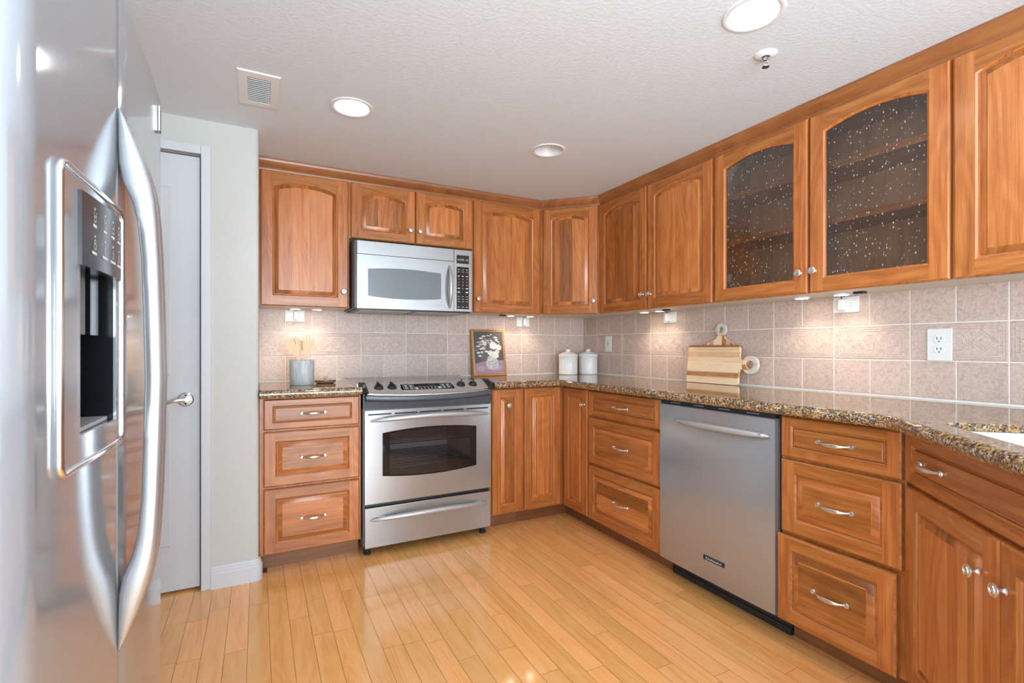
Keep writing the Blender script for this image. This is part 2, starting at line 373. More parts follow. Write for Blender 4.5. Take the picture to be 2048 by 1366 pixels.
# ceiling with openings cut for the recessed lights
CANS = [(-2.070, -1.118, True), (-1.034, -1.112, False), (-1.026, -2.357, True)]
outer = [Vector((XL, YF - .1, 0)), Vector((XR + .1, YF - .1, 0)), Vector((XR + .1, .1, 0)), Vector((XL, .1, 0))]
holes = [[Vector((cx + .075 * math.cos(-a * PI / 16), cy + .075 * math.sin(-a * PI / 16), 0)) for a in range(32)] for cx, cy, _ in CANS]
loops = [outer] + holes
tri = tessellate_polygon(loops); flat = [p for l in loops for p in l]
mb = MB(); mb.add([(p.x, p.y, CEIL) for p in flat], [tuple(t) for t in tri], 'ceiling')
mb.box(XL, XR + .1, YF - .1, .1, CEIL + .16, CEIL + .2, 'ceiling')
struct('ceiling', mb, 'pale grey textured ceiling', smooth=False)

mb = MB(); mb.box(XL, XR, 0.0, 0.1, 0, CEIL, 'wall'); struct('wall_back', mb, 'painted wall behind the range')
mb = MB(); mb.box(0.0, 0.1, YF, 0.1, 0, CEIL, 'wall'); struct('wall_right', mb, 'painted wall on the dishwasher side')
mb = MB()   # left wall with a window opening
mb.box(XL - .1, XL, YF, -6.3, 0, CEIL, 'wall').box(XL - .1, XL, -3.7, 0, 0, CEIL, 'wall').box(XL - .1, XL, -6.3, -3.7, 0, .35, 'wall').box(XL - .1, XL, -6.3, -3.7, 2.1, CEIL, 'wall')
struct('wall_left', mb, 'painted wall of the open room')
mb = MB()   # rear wall with wide glass door opening
mb.box(XL, -4.1, YF - .1, YF, 0, CEIL, 'wall').box(-.3, 0, YF - .1, YF, 0, CEIL, 'wall').box(-4.1, -.3, YF - .1, YF, 2.12, CEIL, 'wall')
struct('wall_rear', mb, 'painted rear wall with glass doors')
# refrigerator niche wall
mb = MB(); mb.box(-3.55, -3.47, -2.98, WS, 0, CEIL, 'wall'); struct('wall_niche', mb, 'wall behind the refrigerator')

# pantry wall with door opening and a rounded outside corner
mb = MB()
r = 0.022; px1 = -2.441
poly = [(-2.684, 0.0), (-2.684, WS)] + [(px1 - r + r * math.sin(a), WS + r - r * math.cos(a)) for a in [i * PI / 2 / 6 for i in range(7)]] + [(px1, 0.0)]
mb.prism(poly, 0, CEIL, 'wall')
mb.box(-3.55, -2.684, WS, -0.55, 2.062, CEIL, 'wall').box(-3.55, -3.37, WS, -0.55, 0, 2.062, 'wall')
struct('wall_pantry', mb, 'off white wall around the pantry door')
# door casing
mb = MB()
def casing(x0, x1, z0, z1):
    mb.box(x0, x1, WS - .014, WS + .01, z0, z1, 'trim')
casing(-2.684, -2.6435, 0, 2.1035); casing(-3.41, -3.37, 0, 2.1035); casing(-3.37, -2.684, 2.062, 2.1035)
mb.box(-2.684, -2.678, WS + .01, -.56, 0, 2.062, 'trim').box(-3.376, -3.37, WS + .01, -.56, 0, 2.062, 'trim')
struct('trim_1', mb, 'white casing around the pantry door', bevel=.003)
# door slab with two raised mouldings
dr = empty('door_1', (-3.03, -0.64, 0)); tag(dr, 'white pantry door', kind='structure')
mb = MB(); mb.box(-.336, .339, 0, .035, .012, 2.056, 'trim')
for z0, z1 in ((.22, .86), (1.02, 1.9)):
    for x0, x1 in ((-.24, -.04), (.02, .225)):
        rings = []
        for d, y in ((0, 0), (.006, -.004), (.016, -.002), (.03, 0)):
            rings.append([(x0 + d, y - .0002, z0 + d), (x1 - d, y - .0002, z0 + d), (x1 - d, y - .0002, z1 - d), (x0 + d, y - .0002, z1 - d)])
        mb.loft(rings, 'trim')
s_ = mb.build('door_slab', dr); s_['kind'] = 'structure'
# lever on rosette
mb = MB(); mb.lathe([(0, -.012), (.028, -.0115), (.0325, -.008), (.033, 0)], 'nickel', (.283, 0, .905), 'y', 32)
mb.lathe([(.013, -.012), (.012, -.045), (.0, -.047)], 'nickel', (.283, 0, .905), 'y', 20)
mb.tube([(.283, -.04, .905), (.262, -.048, .907), (.24, -.05, .904), (.21, -.05, .893), (.18, -.046, .893), (.165, -.044, .897)], [.010, .009, .008, .0075, .007, .005], 'nickel', 12, flat=.7)
for dz in (.02, -.02): mb.lathe([(0, -.0135), (.004, -.0135), (.0045, -.011)], 'rubber', (.283, 0, .905 + dz), 'y', 12)
h = mb.build('door_lever', dr); h['label'] = 'brushed nickel lever on a round rosette'

# baseboard (ogee) wrapping the rounded corner
def sweep(path, prof, key, mb, grain='x'):
    """path: list of (point(x,y), outward normal scaled for mitre); prof: list of (offset, z)"""
    mb.loft([[(p[0] + n[0] * o, p[1] + n[1] * o, z) for o, z in prof] for p, n in path], key, grain, False)
bp = [(0, .104), (.006, .104), (.009, .098), (.009, .090), (.013, .084), (.013, .076), (.017, .070), (.017, 0)]
path = [((-2.6435, WS), (0, -1))] + [((px1 - r + r * math.sin(a), WS + r - r * math.cos(a)), (math.sin(a), -math.cos(a))) for a in [i * PI / 2 / 8 for i in range(9)]] + [((px1, WS + .03), (1, 0))]
mb = MB(); sweep(path, bp, 'trim', mb)
mb.add([(-2.6435, WS - o, z) for o, z in bp] + [(-2.6435, WS, 0)], [tuple(range(len(bp) + 1))], 'trim')
struct('baseboard_pantry', mb, 'white moulded baseboard on the pantry wall', angle=25)

# ------------------------------------------------------------------ backsplash tiles
TP = 0.1535; Z0, Z1, Z2, Z3 = 0.9424, 1.0959, 1.2494, 1.4030
def relief(mb, x0, x1, z0, z1):
    """raised geometric frame, diamonds and scrolls of the decorated row"""
    def ribbon(pts, w=.0022, h=.0011, closed=False):
        P = [Vector((a, 0, b)) for a, b in pts]; n = len(P); rings = []
        for i in range(n):
            a = P[(i - 1) % n] if closed or i else P[0]; c = P[(i + 1) % n] if closed or i < n - 1 else P[-1]
            t = (c - a).normalized(); s_ = Vector((-t.z, 0, t.x)) * w
            rings.append([P[i] + s_ + Vector((0, -.0079, 0)), P[i] + Vector((0, -.0082 - h, 0)), P[i] - s_ + Vector((0, -.0079, 0))])
        mb.loft(rings, 'tile', 'x', False, loop=closed)
    cx, cz = (x0 + x1) / 2, (z0 + z1) / 2
    for e in (.008, .017): ribbon([(x0 + e, z0 + e), (x1 - e, z0 + e), (x1 - e, z1 - e), (x0 + e, z1 - e)], .0016, closed=True)
    for zz in (z0 + .038, z0 + .062, z1 - .038, z1 - .062):
        ribbon([(x0 + .018, zz), (x0 + .03, zz)], .0014); ribbon([(x1 - .03, zz), (x1 - .018, zz)], .0014)
    for e in (.03,): ribbon([(x0 + e, z0 + .026), (x1 - e, z0 + .026), (x1 - e, z1 - .026), (x0 + e, z1 - .026)], .0018, closed=True)
    for s_ in (-1, 1):
        dx = cx + s_ * .078
        for R in (.044, .032): ribbon([(dx - R, cz), (dx, cz + R), (dx + R, cz), (dx, cz - R)], .002, closed=True)
        ribbon([(dx + (.004 + .003 * t) * math.cos(t * .9), cz + (.004 + .003 * t) * math.sin(t * .9)) for t in [i * .5 for i in range(13)]], .0013)
    ribbon([(cx + .034 * math.cos(a), cz + .034 * math.sin(a)) for a in [i * PI / 10 for i in range(20)]], .0018, closed=True)
    ribbon([(cx + (.002 + .0032 * t) * math.cos(-t), cz + (.002 + .0032 * t) * math.sin(-t)) for t in [i * .5 for i in range(15)]], .0014)
def tiles(name, n0, n1, origin, length, matx, label, ztop_fn=None):
    """local x runs 0..length along the wall; joints at origin + k*TP"""
    mb = MB(); mb.X = matx
    mb.box(0, length, -.0058, 0, .930, Z3 + .03, 'grout')
    g = .0019
    def tile(a, b, z0, z1):
        a = max(a, 0.001) + g * (a > 0.001); b = min(b, length - .001) - g * (b < length - .001)
        if b - a < .008: return
        rings = [[(a, y, z0 + g), (b, y, z0 + g), (b, y, z1 - g), (a, y, z1 - g)] for y in (-.0055,)]
        e = .0016
        rings.append([(a, -.0070, z0 + g), (b, -.0070, z0 + g), (b, -.0070, z1 - g), (a, -.0070, z1 - g)])
        rings.append([(a + e, -.008, z0 + g + e), (b - e, -.008, z0 + g + e), (b - e, -.008, z1 - g - e), (a + e, -.008, z1 - g - e)])
        mb.loft(rings, 'tile', 'x', True, False, True)
    for k in range(n0, n1):
        a = origin + k * TP
        if a > length or a + TP < 0: continue
        tile(a, a + TP, Z0, Z1); tile(a, a + TP, Z2, Z3)
        if k % 2 == 1:
            tile(a, a + 2 * TP, Z1, Z2)
            if a > 0 and a + 2 * TP < length: relief(mb, a, a + 2 * TP, Z1, Z2)
    return struct(name, mb, label, angle=20)
# back wall: X from -2.441 to 0, joints X=-2.2905+k*TP ; shift so that k=-1 starts the row
tiles('wall_back_tile', -2, 18, -2.2905 + 2.441, 2.441, Matrix.Translation((-2.441, 0, 0)), 'pink beige ceramic tiles with pale grout behind the range')
tiles('wall_right_tile', -1, 25, 0.0385, 3.88, Matrix(((0, 1, 0, 0), (-1, 0, 0, 0), (0, 0, 1, 0), (0, 0, 0, 1))), 'pink beige ceramic tiles with pale grout above the long counter')

# ------------------------------------------------------------------ cabinet doors and drawer fronts
def outline(w, h, sw, rt, rb, rise, d, y, n=12):
    """opening outline of a door (x 0..w, z 0..h) inset by d; arched top when rise > 0; always 4 + n points"""
    x0, x1, z0 = sw + d, w - sw - d, rb + d
    half = (w - 2 * sw) / 2; cx = w / 2; zs = h - rt
    pts = [(x0, y, z0), (x1, y, z0)]
    if rise > 0:
        R = (half * half + rise * rise) / (2 * rise); zc = zs + rise - R; hh = (x1 - x0) / 2; r2 = R - d
        for i in range(n + 1):
            xx = hh - 2 * hh * i / n; pts.append((cx + xx, y, zc + math.sqrt(r2 * r2 - xx * xx)))
    else:
        for i in range(n + 1): pts.append((x1 - (x1 - x0) * i / n, y, zs - d))
    return pts
def front(name, w, h, parent, loc, rz=0.0, glued=None, sw=.058, rt=.058, rb=.058, rise=0.0, glass=False, horizontal=False, n=12, field=.030, flat=False):
    """frame-and-raised-panel front; local origin = lower left corner of its back face, front faces -y"""
    mb = MB(); t = .020; e = .005; PM = 'panel' if (glued if glued is not None else not horizontal) else 'wood'
    fg = 'x' if horizontal else 'z'
    # outer edge
    def rect(d, y): return [(d, y, d), (w - d, y, d), (w - d, y, h - d), (d, y, h - d)]
    mb.loft([rect(0, 0), rect(0, -t + .007), rect(.0015, -t + .0035), rect(e, -t + .0012), rect(e + .0015, -t)], 'wood', fg)
    q = e + .0015
    # stiles
    for a, b in ((q, sw), (w - sw, w - q)):
        mb.add([(a, -t, q), (b, -t, q), (b, -t, h - q), (a, -t, h - q)], [(0, 1, 2, 3)], 'wood', 'z')
    # bottom rail, top rail (its lower edge follows the arch)
    mb.add([(sw, -t, q), (w - sw, -t, q), (w - sw, -t, rb), (sw, -t, rb)], [(0, 1, 2, 3)], 'wood', 'x')
    o = outline(w, h, sw, rt, rb, rise, 0, -t, n); arc = o[2:]
    v = arc + [(p[0], -t, h - q) for p in arc]; k = len(arc)
    mb.add(v, [(i, i + 1, k + i + 1, k + i) for i in range(k - 1)], 'wood', 'x')
    O = lambda d, y: outline(w, h, sw, rt, rb, rise, d, y, n)
    # sticking: inner moulded edge of the frame
    mb.loft([O(0, -t), O(.002, -t + .0022), O(.007, -t + .0042), O(.0085, -t + .0085)], 'wood', fg)
    if glass:
        mb.loft([O(.0085, -t + .0085), O(.0085, 0)], 'wood', fg)
        mb.loft([O(-.02, 0), O(.0085, 0)], 'wood', fg)
    else:
        p0 = -t + .0085
        mb.loft([O(.006, p0), O(.011, p0), O(.013, p0 - .0015), O(field, -t + .0012), O(field + .0025, -t - .0004)], PM, fg)
        r = O(field + .0025, -t - .0004)
        mb.add(r, [tuple(range(len(r)))], PM, fg)
        mb.add(rect(0, 0), [(0, 1, 2, 3)], 'wood', fg)
    ob = mb.build(name, parent, angle=28); ob.location = loc; ob.rotation_euler = (0, 0, rz)
    if glass:
        g = MB(); r0 = O(-.004, -.0095); r1 = O(-.004, -.0055)
        g.loft([r0, r1], 'seeded', 'z', True, True, True); gp = g.build('glass_pane', ob, smooth=False); gp['label'] = 'seeded bubbly glass pane'
    return ob
# knob and pull meshes
def knob_mb():
    mb = MB()
    mb.lathe([(.0085, 0), (.009, -.002), (.0055, -.005), (.0048, -.013), (.0065, -.0165), (.013, -.0185), (.0165, -.022), (.0162, -.0245), (.0135, -.0262), (.0128, -.0250), (.0105, -.0252), (.0095, -.0272), (.006, -.0278), (.0055, -.0268), (.003, -.0270), (0, -.0282)], 'nickel', axis='y', seg=28)
    return mb
KN = knob_mb().build('knob', angle=50)
def pull_mb():
    mb = MB(); L = .066
    N = 22; pts = []; rad = []
    for i in range(N + 1):
        s = -1 + 2 * i / N; c = 1 - abs(s) ** 2.6
        pts.append((s * (L - .012), -.004 - .022 * c, -.002 * c)); rad.append(.0038 + .0044 * max(0, 1 - (abs(s) / .75) ** 2))
    mb.tube(pts, rad, 'nickel', 14, True, flat=.6)
    for sx in (-1, 1):
        mb.lathe([(0.0092, 0), (.0102, -.003), (.0092, -.0065), (.0078, -.0078), (.0070, -.0068), (.0048, -.0070), (.0040, -.0088), (.0, -.0095)], 'nickel', (sx * (L - .009), 0, 0), 'y', 24)
    return mb
PL = pull_mb().build('pull_handle', angle=50)
PROTO_USED = {'k': False, 'p': False}
def knob(parent, x, z, y=-.0205):
    o = KN if not PROTO_USED['k'] else KN.copy()
    if PROTO_USED['k']: C.objects.link(o)
    PROTO_USED['k'] = True; o.parent = parent; o.location = (x, y, z); o['label'] = 'round satin nickel knob with rings'; return o
def pull(parent, x, z, y=-.0205):
    o = PL if not PROTO_USED['p'] else PL.copy()
    if PROTO_USED['p']: C.objects.link(o)
    PROTO_USED['p'] = True; o.parent = parent; o.location = (x, y, z); o['label'] = 'satin nickel arched pull with round ends'; return o

# local frames: cabinets on the back wall use world axes; cabinets on the right wall are turned so local -y faces the room
RW = -PI / 2          # rotation for right wall: local x -> world -Y, local -y -> world -X
DBF, DUF = 0.617, 0.270   # carcass fronts

def carcass_base(root, x0, x1, toe=True, grain='z', end_left=False, end_right=False):
    mb = MB(); mb.box(x0, x1, -DBF, -.002, .092, .892, 'wood', 'z'); mb.build('carcass', root, bevel=.001)
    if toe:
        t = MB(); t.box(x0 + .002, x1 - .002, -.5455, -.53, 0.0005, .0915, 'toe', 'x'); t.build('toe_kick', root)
def drawer_bank(root, x0, x1, rows, px=None, shift=0.0, fw=.05):
    for i, (z0, z1) in enumerate(rows):
        h = z1 - z0; small = h < .2
        dx = 0; dy = 0
        if shift and i == len(rows) - 1: dx = -.010; dy = -shift
        fr = front('drawer_front', x1 - x0, h, root, (x0 + dx, -DBF + dy - .0004, z0), sw=.040 if small else fw + .004, rt=.034 if small else fw, rb=.034 if small else fw, glued=(i == 2), horizontal=True, n=1, field=.012 if small else .030)
        pull(fr, (x1 - x0) / 2 if px is None else px, h / 2)
ROWS = [(.730, .886), (.4405, .720), (.098, .429)]

# ---- back wall base units
c = empty('base_cabinet', (-2.1885, 0, 0), 0, 'cherry base cabinet with three drawers, against the pantry wall, left of the range', 'cabinet')
X0 = -2.1885
carcass_base(c, -2.439 - X0, -1.941 - X0)
drawer_bank(c, -2.4203 - X0, -1.9505 - X0, ROWS)
c = empty('base_cabinet', (-1.03, 0, 0), 0, 'cherry base cabinet beside the range with a narrow knobbed door', 'cabinet')
X0 = -1.03
carcass_base(c, -1.160 - X0, -.927 - X0)
d = front('door', .2165, .788, c, (-1.149 - X0, -DBF - .0004, .100), sw=.050, rt=.054, rb=.054); knob(d, .1085, .683)
# corner unit: L-shaped, doors on both inner faces
c = empty('corner_base_cabinet', (-.3, -.3, 0), 0, 'cherry corner base cabinet with two tall narrow doors meeting at the inside corner', 'cabinet')
mb = MB(); mb.X = Matrix.Translation((.3, .3, 0))
mb.prism([(-.926, -.002), (-.926, -DBF), (-DBF, -DBF), (-DBF, -.926), (-.002, -.926), (-.002, -.002)], .092, .892, 'wood', grain='z'); mb.build('carcass', c)
mb = MB(); mb.X = Matrix.Translation((.3, .3, 0))
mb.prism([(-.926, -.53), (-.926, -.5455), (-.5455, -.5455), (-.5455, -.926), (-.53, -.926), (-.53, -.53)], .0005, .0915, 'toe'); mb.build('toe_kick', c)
front('door', .275, .788, c, (-.9195 + .3, -DBF - .0004 + .3, .100), sw=.050, rt=.054, rb=.054)
d = front('door', .263, .788, c, (-DBF - .0004 + .3, -.6585 + .3, .100), RW, sw=.050, rt=.054, rb=.054); knob(d, .236, .694)

# ---- right wall base units (local x measured from world Y=-y0 going toward the camera)
def rw_root(name, y, label, cat='cabinet'): return empty(name, (0, y, 0), RW, label, cat)
c = rw_root('base_cabinet', -1.24, 'cherry three-drawer base cabinet between the inside corner and the dishwasher')
carcass_base(c, .928 - 1.24, 1.548 - 1.24); drawer_bank(c, .9315 - 1.24, 1.545 - 1.24, ROWS)
c = rw_root('base_cabinet', -2.39, 'cherry base cabinet with three drawers, between dishwasher and sink, lowest drawer slightly open')
carcass_base(c, 2.1815 - 2.39, 2.598 - 2.39); drawer_bank(c, 2.188 - 2.39, 2.592 - 2.39, ROWS, shift=.010)
# ---- diagonal sink cabinet
SP = (-.637, -2.600)
c = empty('sink_cabinet', (SP[0], SP[1], 0), -PI * .75, 'angled cherry sink cabinet with one wide drawer front over two doors', 'cabinet')
c.rotation_euler = (0, 0, -PI * .75)   # local x -> (-.707,-.707), local -y -> (-.707,.707)
inv = Matrix.Translation((SP[0], SP[1], 0)) @ Matrix.Rotation(-PI * .75, 4, 'Z')
iv = inv.inverted()
def tolocal(x, y): p = iv @ Vector((x, y, 0)); return (p.x, p.y)
mb = MB()
pts = [tolocal(-.619, -2.6), tolocal(-.002, -2.6), tolocal(-.002, -3.878), tolocal(-1.24, -3.878)] + [(.915, .02), (0.002, .02)]
mb.prism(pts, .092, .70, 'wood', grain='z'); mb.box(.002, .915, .02, .034, .7005, .892, 'wood', 'x'); mb.build('carcass', c)
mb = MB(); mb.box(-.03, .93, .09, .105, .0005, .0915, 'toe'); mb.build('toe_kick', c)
fr = front('drawer_front', .918, .156, c, (.003, .0196, .730), sw=.040, rt=.034, rb=.034, horizontal=True, n=1, field=.012)
pull(fr, .166, .078); pull(fr, .752, .078)
d = front('door', .457, .606, c, (.003, .0196, .112), sw=.056, rt=.056, rb=.056); knob(d, .387, .503)
d = front('door', .457, .606, c, (.464, .0196, .112), sw=.056, rt=.056, rb=.056); knob(d, -.464 + .440 + .05, .503)

# ------------------------------------------------------------------ wall cabinets
UZ0, UZ1 = 1.389, 2.163
def carcass_wall(root, x0, x1, z0=UZ0 + .006, hollow=False):
    mb = MB(); z1 = CEIL - .012
    if not hollow:
        mb.box(x0, x1, -DUF, -.009, z0, z1, 'wood', 'z').build('carcass', root)
    else:
        mb.box(x0, x0 + .018, -DUF + .02, -.009, z0, z1, 'inside', 'z').box(x1 - .018, x1, -DUF + .02, -.009, z0, z1, 'inside', 'z')
        mb.box(x0 + .018, x1 - .018, -.018, -.009, z0, z1, 'inside', 'z')
        mb.box(x0 + .018, x1 - .018, -DUF + .02, -.018, z0, z0 + .018, 'inside', 'x').box(x0 + .018, x1 - .018, -DUF + .02, -.018, UZ1 - .02, UZ1, 'inside', 'x')
        m = (x0 + x1) / 2
        for a, b in ((x0, x0 + .03), (m - .016, m + .016), (x1 - .03, x1)): mb.box(a, b, -DUF, -DUF + .02, z0, z1, 'wood', 'z')
        mb.box(x0 + .03, m - .016, -DUF, -DUF + .02, z0, z0 + .03, 'wood', 'x').box(m + .016, x1 - .03, -DUF, -DUF + .02, z0, z0 + .03, 'wood', 'x')
        mb.box(x0 + .03, m - .016, -DUF, -DUF + .02, UZ1 - .03, z1, 'wood', 'x').box(m + .016, x1 - .03, -DUF, -DUF + .02, UZ1 - .03, z1, 'wood', 'x')
        mb.build('carcass', root)
        for z in (1.688, 1.922):
            s_ = MB(); s_.box(x0 + .02, x1 - .02, -.249, -.02, z, z + .019, 'inside', 'x'); s_.box(x0 + .02, x1 - .02, -.252, -.2495, z - .005, z + .0215, 'wood', 'x'); s_.build('shelf', root)
    u = MB(); u.box(x0 + .001, x1 - .001, -DUF + .0, -.009, z0 - .004, z0 - .0002, 'under'); u.build('underside_panel', root)
AR = dict(sw=.060, rt=.082, rb=.060, rise=.032)
yU = -DUF - .0004
def upper(name, x0, x1, label, doors, root_args, hollow=False, z0=None, ar=AR):
    rx, ry, rz, cx = root_args
    c = empty(name, (rx, ry, 0), rz, label, 'cabinet')
    carcass_wall(c, x0 - cx, x1 - cx, UZ0 + .006 if z0 is None else z0 + .006, hollow)
    for (a, b, kx, kz) in doors:
        zz = UZ0 if z0 is None else z0
        d = front('door', b - a, UZ1 - zz, c, (a - cx, yU, zz), glass=hollow, **ar)
        knob(d, kx - a, kz - zz)
        if hollow:
            for hz in (.12, .66):
                side = .064 if kx - a > (b - a) / 2 else (b - a) - .064
                hb = MB(); hb.box(side - .012, side + .022 if side < .2 else side + .012, .002, .016, hz - .022, hz + .022, 'steel_matte'); hb.tube([(side, .012, hz - .02), (side, .012, hz + .02)], .006, 'black', 8)
                hb.build('hinge', d)
    return c
upper('wall_cabinet', -2.439, -1.948, 'cherry wall cabinet with one arched door, between the pantry wall and microwave', [(-2.4325, -1.955, -1.984, 1.487)], (-2.19, 0, 0, -2.19))
upper('wall_cabinet', -1.947, -1.133, 'short cherry wall cabinet with two arched doors above the microwave', [(-1.9405, -1.538, -1.573, 1.903), (-1.533, -1.138, -1.5095, 1.903)], (-1.54, 0, 0, -1.54), z0=1.820, ar=dict(sw=.058, rt=.075, rb=.052, rise=.026))
upper('wall_cabinet', -1.132, -.584, 'cherry wall cabinet with one arched door, between microwave and corner cabinet', [(-1.127, -.598, -1.098, 1.485)], (-.86, 0, 0, -.86))
# diagonal corner unit
c = empty('corner_wall_cabinet', (-.29, -.29, 0), 0, 'cherry corner wall cabinet with a single narrow arched door set diagonally', 'cabinet')
mb = MB(); mb.X = Matrix.Translation((.29, .29, 0))
poly = [(-.582, -.009), (-.582, -.270), (-.270, -.582), (-.009, -.582), (-.009, -.009)]
mb.prism(poly, UZ0 + .006, CEIL - .012, 'wood', grain='z'); mb.build('carcass', c)
mb = MB(); mb.X = Matrix.Translation((.29, .29, 0)); mb.prism(poly, UZ0 + .002, UZ0 + .0058, 'under'); mb.build('underside_panel', c)
k = .70711
o = (-.4256 - .200 * k + .29, -.4256 + .200 * k + .29)
d = front('door', .400, UZ1 - UZ0, c, (o[0] - .0005 * k, o[1] - .0005 * k, UZ0), -PI / 4, **AR); knob(d, .371, 1.481 - UZ0)
# right wall
def up_r(x0, x1, label, doors, hollow=False):
    cx = round((x0 + x1) / 2, 3); return upper('wall_cabinet', x0, x1, label, doors, (0, -cx, RW, cx), hollow)
up_r(.584, 1.573, 'cherry wall cabinet with two solid arched doors, between the corner cabinet and the glass doors', [(.5855, 1.0655, 1.037, 1.483), (1.073, 1.5655, 1.1025, 1.480)])
up_r(1.574, 2.5845, 'cherry wall cabinet with two arched seeded glass doors over empty shelves', [(1.581, 2.0785, 2.047, 1.481), (2.087, 2.5815, 2.1105, 1.484)], True)
up_r(2.5855, 3.085, 'cherry wall cabinet with a solid arched door, beyond the glass doors above the sink end', [(2.5895, 3.078, 3.045, 1.484)])

# crown moulding in one run
prof = [(.2695, 2.160), (.274, 2.160), (.277, 2.166), (.277, 2.178), (.282, 2.183), (.290, 2.190), (.300, 2.203), (.3055, 2.214), (.3055, 2.2275), (.2695, 2.2275)]
def crown_pt(i, d):
    cdg = -(.880 + (d - .29) * math.sqrt(2))
    return [(-2.4395, -d), (cdg + d, -d), (-d, cdg + d), (-d, -3.09)][i]
mb = MB()
for i in range(3):
    mb.loft([[(*crown_pt(i, d), z) for d, z in prof], [(*crown_pt(i + 1, d), z) for d, z in prof]], 'crown', 'x' if i < 2 else 'y', True, i == 0, i == 2)
tag(mb.build('crown_molding', angle=30), 'dark cherry crown molding run along the top of all the wall cabinets', 'molding')

# ------------------------------------------------------------------ countertops
CT, CB, CD = 0.936, 0.893, 0.69
def edge_prof():
    r = (CT - CB) / 2; return [(-r + r * math.cos(a), (CT + CB) / 2 + r * math.sin(a)) for a in [PI / 2 - i * PI / 10 for i in range(11)]]
def slab(name, outer, front_path, hole, label):
    """outer: top polygon whose front side sits inset by the nose radius; front_path: (point, mitre normal)"""
    mb = MB(); r = (CT - CB) / 2
    loops = [[Vector((*p, 0)) for p in outer]] + ([[Vector((*p, 0)) for p in hole]] if hole else [])
    tri = tessellate_polygon(loops); fl = [p for l in loops for p in l]
    mb.add([(p.x, p.y, CT) for p in fl], [tuple(t) for t in tri], 'granite')
    mb.add([(p.x, p.y, CB) for p in fl], [tuple(reversed(t)) for t in tri], 'granite') if not hole else None
    mb.loft([[(p[0] + n[0] * o, p[1] + n[1] * o, z) for o, z in edge_prof()] for p, n in front_path], 'granite', 'x', False)
    for i in range(len(outer)):
        a, b = outer[i], outer[(i + 1) % len(outer)]
        if any((Vector(a) - Vector((fp[0][0] - fp[1][0] * r, fp[0][1] - fp[1][1] * r))).length < 1e-4 for fp in front_path) and any((Vector(b) - Vector((fp[0][0] - fp[1][0] * r, fp[0][1] - fp[1][1] * r))).length < 1e-4 for fp in front_path): continue
        mb.add([(*a, CB), (*b, CB), (*b, CT), (*a, CT)], [(0, 1, 2, 3)], 'granite')
    if hole:
        for i in range(len(hole)):
            a, b = hole[i], hole[(i + 1) % len(hole)]; mb.add([(*a, CT - .021), (*b, CT - .021), (*b, CT), (*a, CT)], [(0, 1, 2, 3)], 'granite')
    return tag(mb.build(name, angle=30, smooth=True), label, 'countertop')
r = (CT - CB) / 2
fp = [((-2.438, -CD), (0, -1)), ((-1.9455, -CD), (0, -1))]
slab('countertop', [(-2.438, -.0085), (-2.438, -CD + r), (-1.9455, -CD + r), (-1.9455, -.0085)], fp, None, 'short polished brown granite countertop left of the range, under the utensil crock')
S2 = math.sqrt(2); t8 = math.tan(PI / 8)
P0 = (-1.1585, -CD); P1 = (-CD, -CD); P2 = (-CD, -2.578); P3 = (-1.325, -3.213); P4 = (-1.325, -3.879)
path = [(P0, (0, -1)), (P1, (-1, -1))]
# gently rounded bend at P2
n2 = (-1, t8)
bend = []
for i in range(7):
    a = i / 6; s0 = .05
    # quadratic blend between the two straight edges
    A = Vector((P2[0], P2[1] + s0)); Bp = Vector(P2); Cc = Vector((P2[0] - s0 * k, P2[1] - s0 * k))
    p = A * (1 - a) ** 2 + Bp * 2 * a * (1 - a) + Cc * a ** 2
    ang = a * PI / 4; bend.append(((p.x, p.y), (-math.cos(ang), math.sin(ang))))
path += bend + [(P3, (-1, 1 * t8) if False else (-1.0, t8)), (P4, (-1, 0))]
ins = lambda fp: [(p[0] - n[0] * r, p[1] - n[1] * r) for p, n in fp]
out = [(-.0085, -.0085), (-1.1585, -.0085)] + ins(path) + [(-.0085, -3.879)]
O2 = Vector((-.69, -2.578)); U = Vector((-k, -k)); V = Vector((k, -k))
def rr(u0, u1, v0, v1, rad=.04, n=5):
    pts = []
    for cu, cv, a0 in ((u1 - rad, v1 - rad, 0), (u0 + rad, v1 - rad, PI / 2), (u0 + rad, v0 + rad, PI), (u1 - rad, v0 + rad, 1.5 * PI)):
        for i in range(n + 1):
            a = a0 + i * PI / 2 / n; q = O2 + U * (cu + rad * math.cos(a)) + V * (cv + rad * math.sin(a)); pts.append((q.x, q.y))
    return pts
hole = rr(.105, .80, .082, .50)
slab('countertop', out, path, hole, 'long L-shaped polished brown granite countertop running from range to sink')
# sink bowl
mb = MB()
ra = rr(.095, .81, .072, .51); rb_ = rr(.10, .805, .077, .505); rc = rr(.115, .79, .092, .49, .06); rd = rr(.14, .765, .117, .465, .06)
mb.loft([[(*p, CT - .0212) for p in rr(.060, .845, .045, .535)], [(*p, CT - .0212) for p in ra], [(*p, CT - .024) for p in rb_], [(*p, .74) for p in rc], [(*p, .725) for p in rd]], 'sink', 'x', True, False, True)
tag(mb.build('sink', angle=50, fix=False), 'white undermount sink bowl set in the angled granite counter', 'sink')

